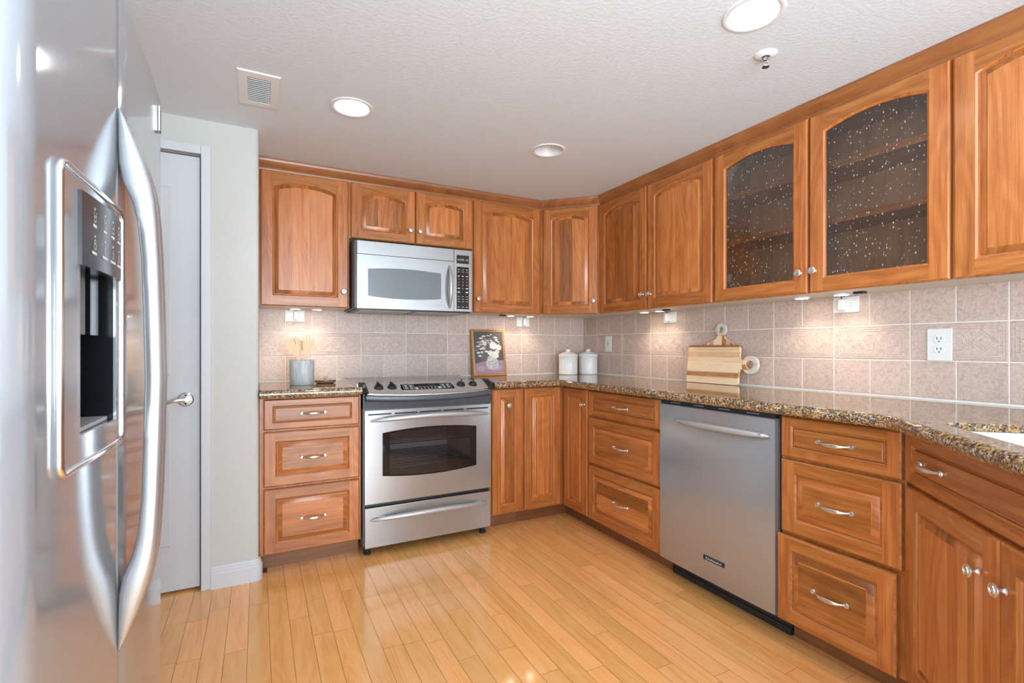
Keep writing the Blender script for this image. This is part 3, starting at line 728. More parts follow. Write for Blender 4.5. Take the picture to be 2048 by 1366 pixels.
# ------------------------------------------------------------------ range
RX = -1.552
g = empty('range', (RX, -.33, 0), 0, 'stainless steel slide-in range with black glass cooktop and oven window', 'range')
Xr = Matrix.Translation((-RX, .33, 0))      # world coords inside parts
def part(fn, name, bevel=0.0, parent=None, label=None, angle=35, X=None, **kw):
    m = MB(); m.X = Xr if X is None else X; fn(m); o = m.build(name, parent or g, bevel=bevel, angle=angle, **kw)
    if label: o['label'] = label
    return o
x0, x1 = -1.9365, -1.1675
def f(m):
    m.box(x0, x0 + .012, -.645, -.03, .055, .915, 'charcoal').box(x1 - .012, x1, -.645, -.03, .055, .915, 'charcoal')
    m.box(x0 + .012, x1 - .012, -.05, -.03, .055, .915, 'charcoal').box(x0 + .012, x1 - .012, -.645, -.05, .055, .07, 'charcoal')
    m.box(x0 + .012, x1 - .012, -.645, -.60, .270, .295, 'black').box(x0 + .012, x1 - .012, -.645, -.05, .80, .815, 'charcoal')
    m.box(x0 + .012, x1 - .012, -.60, -.05, .275, .29, 'charcoal')
part(f, 'body', .001)
def f(m):   # oven cavity
    a, b = x0 + .09, x1 - .09
    m.box(a, a + .01, -.63, -.12, .34, .76, 'cavity').box(b - .01, b, -.63, -.12, .34, .76, 'cavity').box(a, b, -.13, -.12, .34, .76, 'cavity').box(a, b, -.63, -.12, .335, .345, 'cavity').box(a, b, -.63, -.12, .755, .765, 'cavity')
part(f, 'oven_cavity')
for rz_ in (.47, .60):
    def f(m):
        a, b = x0 + .105, x1 - .105
        for i in range(9): y = -.60 + i * .055; m.tube([(a, y, rz_), (b, y, rz_)], .0028, 'chrome', 6)
        for i in range(19): xx = a + (b - a) * i / 18; m.tube([(xx, -.60, rz_ + .003), (xx, -.16, rz_ + .003)], .0016, 'chrome', 5)
    part(f, 'oven_rack')
GT = .9445
def f(m): m.box(-1.9535, -1.150, -.565, -.022, .9375, GT, 'black_glass')
part(f, 'cooktop', .0015, label='black glass cooktop')
for tx in (-1.957, -1.150):
    part(lambda m: m.box(tx, tx + .0035, -.60, -.02, .9368, GT + .0012, 'steel_trim'), 'cooktop_trim')
for cx, cy, rad in ((-1.76, -.20, .095), (-1.74, -.42, .075), (-1.36, -.20, .075), (-1.35, -.42, .105)):
    def f(m):
        for rr_ in (rad, rad - .02):
            ring = [[(cx + q * math.cos(a), cy + q * math.sin(a), GT + .0003) for a in [j * PI / 24 for j in range(48)]] for q in (rr_, rr_ - .0016)]
            m.loft(ring, 'ink_grey')
    part(f, 'burner_marking', smooth=False)
# sloped control panel with a bowed front edge
NB = 16
def pz(d): return .9455 - (d - .57) * .405
def bow(s): return .683 + .032 * (1 - s * s)
sx0, sx1 = -1.9175, -1.1865
def panel_pts(inset, lift):
    P = []
    for i in range(NB + 1):
        s = -1 + 2 * i / NB; xx = (sx0 + sx1) / 2 + s * ((sx1 - sx0) / 2 - inset); d = bow(s) - inset
        P.append((xx, -d, pz(d) + lift))
    back = [(sx1 - inset + .006, -.568 - inset, pz(.568) + lift), (sx0 + inset - .006, -.568 - inset, pz(.568) + lift)]
    return P + back
def f(m):
    m.loft([panel_pts(0, -.006), panel_pts(0, -.002), panel_pts(.003, 0), panel_pts(.006, .0006)], 'steel_trim')
    r_ = panel_pts(.006, .0006); m.add(r_, [tuple(range(len(r_)))], 'steel_matte')
cp = part(f, 'control_panel', label='sloped steel control panel', angle=50)
def f(m):   # dark fascia under the panel, bowed with it
    rings = []
    for dz, dd in ((.003, -.006), (.006, -.001), (.018, .004), (.034, .001), (.046, -.020), (None, 0)):
        ring = []
        for i in range(NB + 1):
            s = -1 + 2 * i / NB; d_ = bow(s)
            if dz is None: ring.append((-1.552 + s * .374, -.655, .812))
            else: ring.append((-1.552 + s * (.3655 + .0085 * min(1, dz / .018)), -(d_ + dd) if dz < .04 else -.662, pz(d_) - dz))
        rings.append(ring)
    m.loft(rings, 'charcoal', 'x', False)
    m.box(-1.9365, -1.924, -.655, -.60, .812, .945, 'black').box(-1.180, -1.1675, -.655, -.60, .812, .945, 'black')
    m.prism([(-.705, .905), (-.60, .953), (-.56, .953), (-.56, .925), (-.690, .895)], -1.9445, -1.915, 'black', 'yz').prism([(-.705, .905), (-.60, .953), (-.56, .953), (-.56, .925), (-.690, .895)], -1.189, -1.1595, 'black', 'yz')
    m.box(-1.924, -1.18, -.60, -.57, .812, .93, 'black')
part(f, 'fascia', label='dark bowed fascia under the control panel', angle=40)
# display, drawn in the panel plane
sl = -math.atan(.405)
def PP(x, d, lift=.0012): return Matrix.Translation((x, -d, pz(d) + lift)) @ Matrix.Rotation(-sl * 1.0, 4, 'X')
def rrect(w, h, rad, n=5, c=(0, 0)):
    pts = []
    for cx, cy, a0 in ((w / 2 - rad, h / 2 - rad, 0), (-w / 2 + rad, h / 2 - rad, PI / 2), (-w / 2 + rad, -h / 2 + rad, PI), (w / 2 - rad, -h / 2 + rad, 1.5 * PI)):
        for i in range(n + 1): a = a0 + i * PI / 2 / n; pts.append((c[0] + cx + rad * math.cos(a), c[1] + cy + rad * math.sin(a)))
    return pts
def f(m):
    old = m.X; m.X = old @ PP(-1.5655, .632)
    m.prism(rrect(.318, .082, .016), -.0004, .0006, 'steel_trim'); m.prism(rrect(.310, .074, .014), .0004, .0012, 'black_glass')
    m.prism(rrect(.12, .026, .002, 2, (.0, .018)), .0012, .0015, 'lcd')
    def ringline(w, h, c, rad=.004, t=.0012):
        a, b = rrect(w, h, rad, 3, c), rrect(w - 2 * t, h - 2 * t, rad - t * .6, 3, c)
        m.loft([[(*p, .0016) for p in a], [(*p, .0016) for p in b]], 'ink')
    for cx in (-.112, .112):
        ringline(.062, .058, (cx, 0))
        for iy in (-1, 0, 1):
            for ix in (-.5, .5): m.prism(rrect(.018, .006, .002, 2, (cx + ix * .028, iy * .017)), .0014, .0018, 'ink')
    ringline(.112, .032, (0, -.018))
    m.X = m.X @ Matrix.Translation((0, 0, .0016))
    for i, ch in enumerate('12345'): m.text(ch, .013, 'ink', Matrix.Translation((-.042 + i * .021, -.0115, 0)))
    for i, ch in enumerate('67890'): m.text(ch, .013, 'ink', Matrix.Translation((-.042 + i * .021, -.0255, 0)))
    m.X = old @ PP(-1.5655, .632)
    for cx in (-.069, .069):
        for cy in (-.012, -.026): m.prism(rrect(.017, .009, .004, 3, (cx, cy)), .0014, .0018, 'ink')
    m.X = m.X @ Matrix.Translation((0, 0, .0017)); m.text('12:00', .016, 'led_green', Matrix.Translation((.028, .017, 0))); m.X = old
part(f, 'display', parent=cp, label='black touch display with white key marks', X=Xr)
for kx in (-1.846, -1.772, -1.356, -1.279):
    def f(m):
        old = m.X; m.X = old @ PP(kx, .628 if kx < -1.5 else .628, .0)
        m.lathe([(.027, 0), (.027, .003), (.0235, .004)], 'black', seg=28, cap1=False)
        m.lathe([(.0235, .002), (.0225, .013), (.0195, .0165), (0, .017)], 'black', seg=28)
        a = math.radians(18 if kx < -1.5 else -22)
        m.X = m.X @ Matrix.Rotation(a, 4, 'Z')
        m.loft([[(-.006, -.023, .006), (.006, -.023, .006), (.006, .023, .006), (-.006, .023, .006)], [(-.0035, -.022, .031), (.0035, -.022, .031), (.0035, .020, .031), (-.0035, .020, .031)]], 'black', cap1=True)
        m.box(-.001, .001, -.021, -.004, .0305, .0314, 'steel_trim'); m.X = old
    part(f, 'knob', parent=cp, label='black burner knob', bevel=.0008)
for kx in (-1.809, -1.318):
    def f(m):
        old = m.X; m.X = old @ PP(kx, .672 if kx < -1.5 else .668, .001); m.prism(rrect(.004, .004, .0018, 3), 0, .0006, 'black'); m.X = old
    part(f, 'indicator_lamp', parent=cp)
# oven door: barrel-shaped window opening, vent slots on top
WX0, WX1 = -1.833, -1.270
def barrel(inset, y, n=12, cx=(WX0 + WX1) / 2, hw=(WX1 - WX0) / 2, zc=.557, he=.119, hm=.138):
    pts = []
    hw_ = hw - inset
    for i in range(n + 1): s = -1 + 2 * i / n; pts.append((cx + s * hw_, y, zc - (he + (hm - he) * (1 - s * s)) + inset))
    for i in range(n + 1): s = 1 - 2 * i / n; pts.append((cx + s * hw_, y, zc + (he + (hm - he) * (1 - s * s)) - inset))
    return pts
OD = g
def f(m):
    xa, xb, za, zb, yf = -1.9285, -1.1755, .290, .803, -.665
    n = 12
    inner = barrel(0, yf, n)
    # outer ring with the same number of points, projected to the rectangle
    cx = (WX0 + WX1) / 2
    outer = []
    for j, p in enumerate(inner):
        if j <= n: outer.append((xa + (xb - xa) * j / n, yf, za))
        else: outer.append((xb - (xb - xa) * (j - n - 1) / n, yf, zb - .045))
    m.loft([outer, inner], 'steel')
    m.loft([inner, barrel(.001, yf + .004), barrel(.001, yf + .05)], 'steel_trim')
    # top band pierced by five slots
    slots = [(-1.911, -1.783), (-1.766, -1.636), (-1.621, -1.493), (-1.478, -1.352), (-1.337, -1.192)]
    z0_, z1_ = .777, .785
    m.add([(xa, yf, zb - .045), (xb, yf, zb - .045), (xb, yf, z0_), (xa, yf, z0_)], [(0, 1, 2, 3)], 'steel')
    m.add([(xa, yf, z1_), (xb, yf, z1_), (xb, yf, zb), (xa, yf, zb)], [(0, 1, 2, 3)], 'steel')
    xs = [xa] + [q for s_ in slots for q in s_] + [xb]
    for i in range(0, len(xs), 2): m.add([(xs[i], yf, z0_), (xs[i + 1], yf, z0_), (xs[i + 1], yf, z1_), (xs[i], yf, z1_)], [(0, 1, 2, 3)], 'steel')
    m.box(xa + .01, xb - .01, yf + .006, yf + .012, z0_ - .004, z1_ + .004, 'black')
    # rim
    m.loft([[(xa, yf, za), (xb, yf, za), (xb, yf, zb), (xa, yf, zb)], [(xa, yf + .018, za), (xb, yf + .018, za), (xb, yf + .018, zb), (xa, yf + .018, zb)]], 'steel')
    m.box(xa + .003, WX0 - .004, yf + .018, -.648, za + .003, zb - .003, 'black').box(WX1 + .004, xb - .003, yf + .018, -.648, za + .003, zb - .003, 'black')
door = part(f, 'oven_door', label='brushed steel oven door', angle=30)
def f(m):
    m.loft([barrel(.0012, -.6645), barrel(.0012, -.661)], 'black_glass')
    a = barrel(.0012, -.6645); b = barrel(0, -.6645, hw=(WX1 - WX0) / 2 - .040, he=.112, hm=.127)
    m.loft([a, b], 'black_glass')
part(f, 'window_border', parent=door, label='black glass window border')
def f(m):
    b0 = barrel(0, -.6640, hw=(WX1 - WX0) / 2 - .040, he=.112, hm=.127); m.add(b0, [tuple(range(len(b0)))], 'oven_glass')
part(f, 'window_glass', parent=door, smooth=False)
def bar_handle(m, xa, xb, z, yface, out, arch, key='steel_bar', rmid=.014, n=24):
    pts, rad = [], []
    for i in range(n + 1):
        s = -1 + 2 * i / n; c_ = 1 - abs(s) ** 2.4
        pts.append(((xa + xb) / 2 + s * (xb - xa) / 2, yface - .004 - out * c_, z + arch * (1 - s * s))); rad.append(rmid * (.38 + .62 * (1 - abs(s) ** 5)))
    m.tube(pts, rad, key, 14, True, up=(0, 0, 1))
    for sx in (.84, -.84):
        xx = (xa + xb) / 2 + sx * (xb - xa) / 2; zz = z + arch * (1 - sx * sx)
        m.loft([[(xx - .020, yface, zz - .009), (xx + .020, yface, zz - .009), (xx + .020, yface, zz + .009), (xx - .020, yface, zz + .009)], [(xx - .014, yface - .026, zz - .006), (xx + .014, yface - .026, zz - .006), (xx + .014, yface - .026, zz + .006), (xx - .014, yface - .026, zz + .006)]], key, cap1=True)
part(lambda m: bar_handle(m, -1.896, -1.193, .745, -.665, .048, .020), 'handle', parent=door, label='long bowed steel bar handle', angle=60)
def f(m): m.box(-1.9285, -1.1755, -.665, -.645, .050, .268, 'steel')
dw = part(f, 'drawer', .002, label='steel storage drawer under the oven')
part(lambda m: bar_handle(m, -1.896, -1.200, .203, -.665, .045, .016), 'handle', parent=dw, label='long bowed steel bar handle', angle=60)
for fx in (-1.905, -1.205):
    for fy in (-.61, -.10):
        def f(m): m.lathe([(0, .0005), (.02, .001), (.02, .012), (.010, .016), (.010, .056)], 'rubber', (fx, fy, 0), 'z', 16)
        part(f, 'foot')

# ------------------------------------------------------------------ microwave
g = empty('microwave', (-1.563, -.20, 1.375), 0, 'stainless over-the-range microwave with a wide grey window, below the short cabinet', 'microwave')
Xm = Matrix.Translation((1.563, .20, -1.375))
def f(m):
    m.box(-1.939, -1.187, -.398, -.0095, 1.384, 1.786, 'charcoal')
part(f, 'body', .002, X=Xm)
def f(m):
    m.box(-1.925, -1.20, -.395, -.03, 1.3745, 1.3838, 'black')
    m.box(-1.90, -1.58, -.36, -.10, 1.3725, 1.3742, 'steel_matte').box(-1.55, -1.23, -.36, -.10, 1.3725, 1.3742, 'steel_matte')
part(f, 'bottom_grille', X=Xm)
def f(m): m.box(-1.9274, -1.3225, -.42, -.3985, 1.7045, 1.783, 'steel')
part(f, 'top_vent_panel', .0015, X=Xm)
mw = dict(cx=-1.6368, hw=.2275, zc=1.5375, he=.0805, hm=.093)
def f(m):
    xa, xb, za, zb, yf = -1.9274, -1.3225, 1.3825, 1.7020, -.42; n = 12
    inner = barrel(0, yf, n, **mw); outer = []
    for j in range(len(inner)):
        outer.append((xa + (xb - xa) * j / n, yf, za) if j <= n else (xb - (xb - xa) * (j - n - 1) / n, yf, zb))
    m.loft([outer, inner], 'steel'); m.loft([inner, barrel(.0012, yf + .003, n, **mw)], 'steel_trim')
    m.loft([[(xa, yf, za), (xb, yf, za), (xb, yf, zb), (xa, yf, zb)], [(xa, yf + .0215, za), (xb, yf + .0215, za), (xb, yf + .0215, zb), (xa, yf + .0215, zb)]], 'steel')
    old = m.X
    m.X = old @ Matrix.Translation((-1.8555, yf - .0002, 1.413)) @ Matrix.Rotation(PI / 2, 4, 'X')
    ring = [[(q * math.cos(a), q * math.sin(a), .0002) for a in [j * PI / 12 for j in range(24)]] for q in (.0062, .0046)]; m.loft(ring, 'ink_grey')
    m.prism(rrect(.005, .005, .0024, 4), .0, .0002, 'ink_grey')
    m.X = old @ Matrix.Translation((-1.824, yf - .0002, 1.412)) @ Matrix.Rotation(PI / 2, 4, 'X'); m.text('Profile', .011, 'ink_grey', Matrix.Identity(4), ext=.0001)
    m.X = old @ Matrix.Translation((-1.432, yf - .0002, 1.416)) @ Matrix.Rotation(PI / 2, 4, 'X'); m.text('Spacemaker XL', .009, 'ink_grey', Matrix.Identity(4), ext=.0001)
    m.X = old
door = part(f, 'door', label='steel microwave door', angle=30, X=Xm)
def f(m):
    b0 = barrel(.001, -.4175, 12, **mw); m.add(b0, [tuple(range(len(b0)))], 'micro_glass')
part(f, 'window', parent=door, label='grey window', smooth=False, X=Xm)
def f(m):
    N = 16; pts, rad = [], []
    for i in range(N + 1):
        s = -1 + 2 * i / N; pts.append((-1.352 - .004 * (1 - s * s), -.421 - .042 * (1 - abs(s) ** 2.4), 1.538 + s * .135)); rad.append(.0125 * (.5 + .5 * (1 - abs(s) ** 3)))
    m.tube(pts, rad, 'steel_bar', 12, True, up=(1, 0, 0), flat=.8)
part(f, 'handle', parent=door, label='curved vertical steel handle', angle=60, X=Xm)
def f(m): m.box(-1.3205, -1.1961, -.42, -.3985, 1.3825, 1.783, 'steel')
cp = part(f, 'control_panel', .0015, label='steel control strip', X=Xm)
def f(m):
    m.box(-1.3035, -1.2185, -.4212, -.4201, 1.398, 1.672, 'black_glass')
    old = m.X; F = lambda x, z: old @ Matrix.Translation((x, -.4214, z)) @ Matrix.Rotation(PI / 2, 4, 'X')
    cols = (-1.289, -1.261, -1.233)
    for z in (1.655, 1.640, 1.480, 1.463, 1.447, 1.412):
        for cx in cols: m.X = F(cx, z); m.prism(rrect(.015, .0024, .001, 1), 0, .0003, 'ink')
    for i, ch in enumerate('123456789'): m.X = F(cols[i % 3], 1.592 - (i // 3) * .0195); m.text(ch, .0125, 'ink', Matrix.Identity(4), ext=.0001)
    m.X = F(cols[1], 1.533); m.text('0', .0125, 'ink', Matrix.Identity(4), ext=.0001)
    for cx in cols: m.X = F(cx, 1.612); m.prism(rrect(.012, .005, .001, 1), 0, .0003, 'ink')
    for cx in (cols[0], cols[2]):
        m.X = F(cx, 1.533); m.prism(rrect(.016, .006, .001, 1), 0, .0003, 'ink'); m.X = F(cx, 1.508); m.prism(rrect(.014, .008, .001, 1), 0, .0003, 'ink')
    m.X = old
part(f, 'keypad', parent=cp, label='black keypad with white number keys', X=Xm, smooth=False)
def f(m):
    m.box(-1.3035, -1.2185, -.4212, -.4201, 1.694, 1.748, 'lcd')
    old = m.X; m.X = old @ Matrix.Translation((-1.261, -.4214, 1.718)) @ Matrix.Rotation(PI / 2, 4, 'X'); m.text('HOME  00', .0165, 'led', Matrix.Identity(4), ext=.0001); m.X = old
part(f, 'display', parent=cp, label='black display with pale lit characters', X=Xm, smooth=False)

# ------------------------------------------------------------------ dishwasher (right wall, local frame)
g = empty('dishwasher', (0, -1.864, 0), RW, 'stainless steel dishwasher with a bowed bar handle, between two drawer cabinets', 'dishwasher')
Xd = Matrix.Translation((-1.864, 0, 0))
def f(m): m.box(1.556, 2.176, -.612, -.02, .095, .890, 'black')
part(f, 'tub', .002, X=Xd)
def f(m):
    # slightly bowed door skin
    n = 10; rings = []
    for i in range(n + 1):
        s = -1 + 2 * i / n; xx = 1.8635 + s * .3085; yy = -.648 - .004 * (1 - s ** 4)
        rings.append([(xx, -.615, .100), (xx, yy + .004, .100), (xx, yy, .104), (xx, yy, .867), (xx, yy + .004, .871), (xx, -.615, .871)])
    m.loft(rings, 'steel_y', 'z', True, True, True)
door = part(f, 'door', X=Xd, label='brushed steel door', angle=50)
def f(m):
    m.box(1.558, 2.170, -.640, -.613, .8735, .888, 'black')
    for i in range(4): m.box(1.62 + i * .14, 1.68 + i * .14, -.6408, -.640, .878, .8835, 'ink_grey')
part(f, 'control_strip', X=Xd)
part(lambda m: bar_handle(m, 1.663, 2.152, .800, -.652, .042, .004, rmid=.0135), 'handle', parent=door, label='bowed steel bar handle', angle=60, X=Xd)
def f(m):
    m.box(1.829, 1.941, -.6545, -.6515, .1950, .2130, 'black')
    old = m.X; m.X = old @ Matrix.Translation((1.885, -.6547, .2040)) @ Matrix.Rotation(PI / 2, 4, 'X') ; m.text('KitchenAid', .0140, 'ink', Matrix.Scale(1.34, 4, (1, 0, 0)), ext=.0001); m.X = old
part(f, 'badge', parent=door, label='black name badge', X=Xd, smooth=False)
def f(m):
    m.box(1.553, 2.180, -.560, -.54, .002, .092, 'black')
    for i in range(2): m.box(1.556, 2.176, -.566, -.560, .028 + i * .03, .034 + i * .03, 'black')
part(f, 'toe_kick', .001, X=Xd)

# ------------------------------------------------------------------ refrigerator (side by side, faces +x)
FX = -2.648
fy0, fy1, fs = -2.750, -1.888, -2.372
g = empty('refrigerator', (-3.05, -2.345, 0), 0, 'tall stainless side-by-side refrigerator with a dispenser in its nearer door', 'refrigerator')
Xf = Matrix.Translation((3.05, 2.345, 0))
def face_x(y):
    c_ = (fy0 + fy1) / 2; h_ = (fy1 - fy0) / 2; t_ = (y - c_) / h_
    x_ = FX - .010 * t_ * t_
    R_ = .055
    for e_, sg, ln_ in ((fy0, 1, .052), (fy1, -1, .06)):
        d_ = (y - e_) * sg / ln_
        if d_ < 1: x_ -= R_ * (1 - math.sqrt(max(0, 1 - (1 - d_) ** 2)))
    return x_
def f(m): m.box(-3.44, -2.768, fy0 + .004, fy1 - .004, .03, 1.735, 'side_grey').box(-2.768, -2.72, fy0 + .02, fy1 - .02, .012, .085, 'black')
part(f, 'cabinet_body', .003, X=Xf)
DY0, DY1, DZ0, DZ1 = -2.585, -2.420, 1.038, 1.262      # dispenser cavity
PY0, PY1, PZ1 = -2.594, -2.410, 1.354                  # control panel
TOPZ, BOTZ = 1.757, .09
def door_skin(m, ya, yb, hole):
    R_ = .012
    ys = sorted(set([round(ya + (yb - ya) * i / 22, 5) for i in range(23)] + ([DY0, DY1] if hole else []) + [round(fy0 + .052 * (1 - math.cos(a)), 5) for a in [i * PI / 24 for i in range(13)] if ya - 1e-6 <= fy0 + .052 * (1 - math.cos(a)) <= yb] + [round(fy1 - .060 * (1 - math.cos(a)), 5) for a in [i * PI / 20 for i in range(11)] if ya <= fy1 - .06 * (1 - math.cos(a)) <= yb + 1e-6]))
    ys = [y for i, y in enumerate(ys) if i == 0 or y - ys[i - 1] > 1e-4 or y in (DY0, DY1)]
    zs = [BOTZ, BOTZ + .003, DZ0, DZ1, TOPZ - .008, TOPZ - .002, TOPZ] if hole else [BOTZ, BOTZ + .003, TOPZ - .008, TOPZ - .002, TOPZ]
    def back(z): return .006 if z in (BOTZ, TOPZ) else .0015 if z == TOPZ - .002 else 0
    idx = {}; V = []; F = []
    def vi(i, j):
        if (i, j) not in idx:
            y = ys[i]; e_ = 0
            seam = .004 if abs(y - fs) < .006 and (i == 0 or i == len(ys) - 1) else 0
            idx[(i, j)] = len(V); V.append((face_x(y) - back(zs[j]) - seam, y, zs[j]))
        return idx[(i, j)]
    for i in range(len(ys) - 1):
        for j in range(len(zs) - 1):
            if hole and zs[j] == DZ0 and ys[i] >= DY0 - 1e-6 and ys[i + 1] <= DY1 + 1e-6: continue
            F.append((vi(i, j), vi(i + 1, j), vi(i + 1, j + 1), vi(i, j + 1)))
    m.add(V, F, 'fridge', 'z')
    # sides, top and back of the door
    xb = -2.762
    for y, i in ((ya, 0), (yb, len(ys) - 1)):
        loop_ = [(face_x(y) - back(z) - (.004 if abs(y - fs) < .006 else 0), y, z) for z in zs]
        m.add(loop_ + [(xb, y, TOPZ), (xb, y, BOTZ)], [tuple(range(len(loop_) + 2))], 'fridge', 'z')
    top = [(face_x(y) - .006 - (.004 if abs(y - fs) < .006 else 0), y, TOPZ) for y in ys]
    m.add(top + [(xb, yb, TOPZ), (xb, ya, TOPZ)], [tuple(range(len(top) + 2))], 'fridge', 'y')
def f(m): door_skin(m, fy0, fs - .0025, True)
fd = part(f, 'freezer_door', X=Xf, label='nearer steel door with dispenser', angle=40)
def f(m): door_skin(m, fs + .0025, fy1, False)
rd_ = part(f, 'refrigerator_door', X=Xf, label='farther plain steel door', angle=40)
def handle_f(yc, w):
    def f(m):
        S = [(1.545, 0, .002, .004), (1.525, 0, .012, .55), (1.49, 0, .026, .8), (1.455, .001, .038, .95), (1.425, .006, .046, 1), (1.395, .018, .051, 1), (1.36, .026, .054, 1), (1.30, .031, .057, 1), (1.20, .034, .060, 1), (1.10, .036, .062, 1)]
        S = S + [(2.2 - z, a, b, c_) for z, a, b, c_ in reversed(S[:-1])]
        rings = []
        for z, a, b, c_ in S:
            hw = max(.0015, w * c_); xf = face_x(yc); ring = []
            mid, hx = xf + (a + b) / 2, (b - a) / 2
            for j in range(16):
                t_ = 2 * PI * j / 16; cx, cy = math.cos(t_), math.sin(t_)
                sx_, sy_ = math.copysign(abs(cx) ** .7, cx), math.copysign(abs(cy) ** .7, cy)
                ring.append((mid + hx * sx_, yc + hw * sy_, z))
            rings.append(ring)
        m.loft(rings, 'fridge_handle', 'z', True, True, True)
    return f
part(handle_f(fs - .0165, .0125), 'handle', parent=fd, X=Xf, label='bowed vertical steel handle', angle=60)
part(handle_f(fs + .0165, .0125), 'handle', parent=rd_, X=Xf, label='bowed vertical steel handle', angle=60)
# dispenser
def strip(m, ya, yb, za, zb, off0, off1, key, n=8, bulge=0.0):
    """curved slab following the door face"""
    rings = []
    for i in range(n + 1):
        y = ya + (yb - ya) * i / n; x_ = face_x(y); b_ = bulge * (1 - (2 * i / n - 1) ** 2)
        rings.append([(x_ + off0, y, za), (x_ + off1 + b_, y, za), (x_ + off1 + b_, y, zb), (x_ + off0, y, zb)])
    m.loft(rings, key, 'z', True, True, True)
BY0, BY1, BZ0, BZ1 = -2.652, -2.390, 1.000, 1.373
def f(m):
    strip(m, BY0 + .004, DY0, BZ0 + .004, BZ1 - .004, .0003, .004, 'fridge'); strip(m, DY1, BY1 - .004, BZ0 + .004, BZ1 - .004, .0003, .004, 'fridge')
    strip(m, DY0, DY1, BZ0 + .004, DZ0, .0003, .004, 'fridge'); strip(m, DY0, DY1, DZ1, BZ1 - .004, .0003, .004, 'fridge')
    # rolled bright edge
    loop_ = []
    R_ = .014
    for cy, cz, a0 in ((BY1 - R_, BZ1 - R_, 0), (BY0 + R_, BZ1 - R_, PI / 2), (BY0 + R_, BZ0 + R_, PI), (BY1 - R_, BZ0 + R_, 1.5 * PI)):
        for i in range(6):
            a = a0 + i * PI / 10; y = cy + R_ * math.cos(a); z = cz + R_ * math.sin(a); loop_.append((y, z))
        # extra points along the horizontal runs so that the edge follows the curved face
        if a0 == 0 or a0 == PI:
            y_s, y_e = (BY1 - R_, BY0 + R_) if a0 == 0 else (BY0 + R_, BY1 - R_); zz = BZ1 if a0 == 0 else BZ0
            for i in range(1, 6): loop_.append((y_s + (y_e - y_s) * i / 6, zz))
    P = [Vector((face_x(y) + .004, y, z)) for y, z in loop_]; n = len(P); rings = []
    for i in range(n):
        t_ = (P[(i + 1) % n] - P[i - 1]).normalized(); a = Vector((1, 0, 0)); b = t_.cross(a).normalized()
        rings.append([P[i] + (a * math.cos(2 * PI * j / 10) + b * math.sin(2 * PI * j / 10)) * .0048 for j in range(10)])
    m.loft(rings, 'steel_trim', 'x', True, loop=True)
ds = part(f, 'dispenser', parent=fd, X=Xf, label='water and ice dispenser bezel with bright edge', angle=50)
def f(m):
    xb = -2.725
    m.add([(face_x(DY0), DY0, DZ0), (face_x(DY1), DY1, DZ0), (xb, DY1, DZ0), (xb, DY0, DZ0), (face_x(DY0), DY0, DZ1), (face_x(DY1), DY1, DZ1), (xb, DY1, DZ1), (xb, DY0, DZ1)], [(0, 1, 2, 3), (4, 7, 6, 5), (0, 3, 7, 4), (1, 5, 6, 2), (3, 2, 6, 7)], 'recess')
    m.box(-2.715, -2.660, DY0 + .03, DY0 + .07, 1.17, 1.262, 'recess').box(-2.715, -2.660, DY1 - .07, DY1 - .03, 1.17, 1.262, 'recess')
    m.box(-2.70, -2.655, DY0 + .004, DY1 - .004, DZ0 + .0005, DZ0 + .006, 'steel_matte')
part(f, 'cavity', parent=fd, X=Xf, label='black dispenser cavity', fix=False, smooth=False)
def f(m): strip(m, PY0, PY1, DZ1 - .004, PZ1, .003, .0085, 'grey_panel', 12, .004)
pn = part(f, 'control_panel', parent=fd, X=Xf, label='dark grey dispenser control panel with pale symbols', angle=50)
def sym(i, y, row, z, m):
    old = m.X
    def F(y, z):
        b_ = .004 * (1 - (2 * (y - PY0) / (PY1 - PY0) - 1) ** 2); return old @ Matrix.Translation((face_x(y) + .0087 + b_, y, z)) @ Matrix.Rotation(PI / 2, 4, 'Z') @ Matrix.Rotation(PI / 2, 4, 'X')
    def ln(pts, t=.0011):
        for a, b in zip(pts, pts[1:]):
            A, B = Vector(a), Vector(b); d_ = (B - A).normalized(); q = Vector((-d_.y, d_.x)) * t / 2
            m.add([(*(A - q), .0002), (*(B - q), .0002), (*(B + q), .0002), (*(A + q), .0002)], [(0, 1, 2, 3)], 'ink')
    if True:
        if True:
            m.X = F(y, z)
            m.prism(rrect(.003, .003, .0014, 3, (0, .013)), 0, .0003, 'ink')
            if row == 0: ln([(-.005, .009), (-.004, -.004), (.004, -.004), (.005, .009)]); ln([(-.0045, .003), (.0045, .003)])
            elif i == 0: ln([(-.005, -.004), (-.005, .003), (.005, .003), (.005, -.004), (-.005, -.004)]); ln([(-.003, .003), (-.003, .008), (.003, .008), (.003, .003)])
            else: ln([(-.005, -.004), (0, .008), (.005, -.004), (-.005, -.004)])
            m.prism(rrect(.016 if row == 0 else .026, .0035, .001, 1, (0, -.010)), 0, .0003, 'ink')
    m.X = old
for i, y in enumerate((-2.555, -2.515, -2.475, -2.435)):
    for row, z in enumerate((1.326, 1.289)): part(lambda m: sym(i, y, row, z, m), 'key_symbol', parent=pn, X=Xf, smooth=False, fix=False)
def f(m):
    strip(m, -1.985, -1.962, 1.667, 1.722, .0005, .0028, 'black', 3); strip(m, -1.989, -1.985, 1.665, 1.724, .0005, .0036, 'steel_trim', 2)
part(f, 'badge', parent=rd_, X=Xf, label='small upright badge')

# ------------------------------------------------------------------ things on the counters
Z = CT + .0004
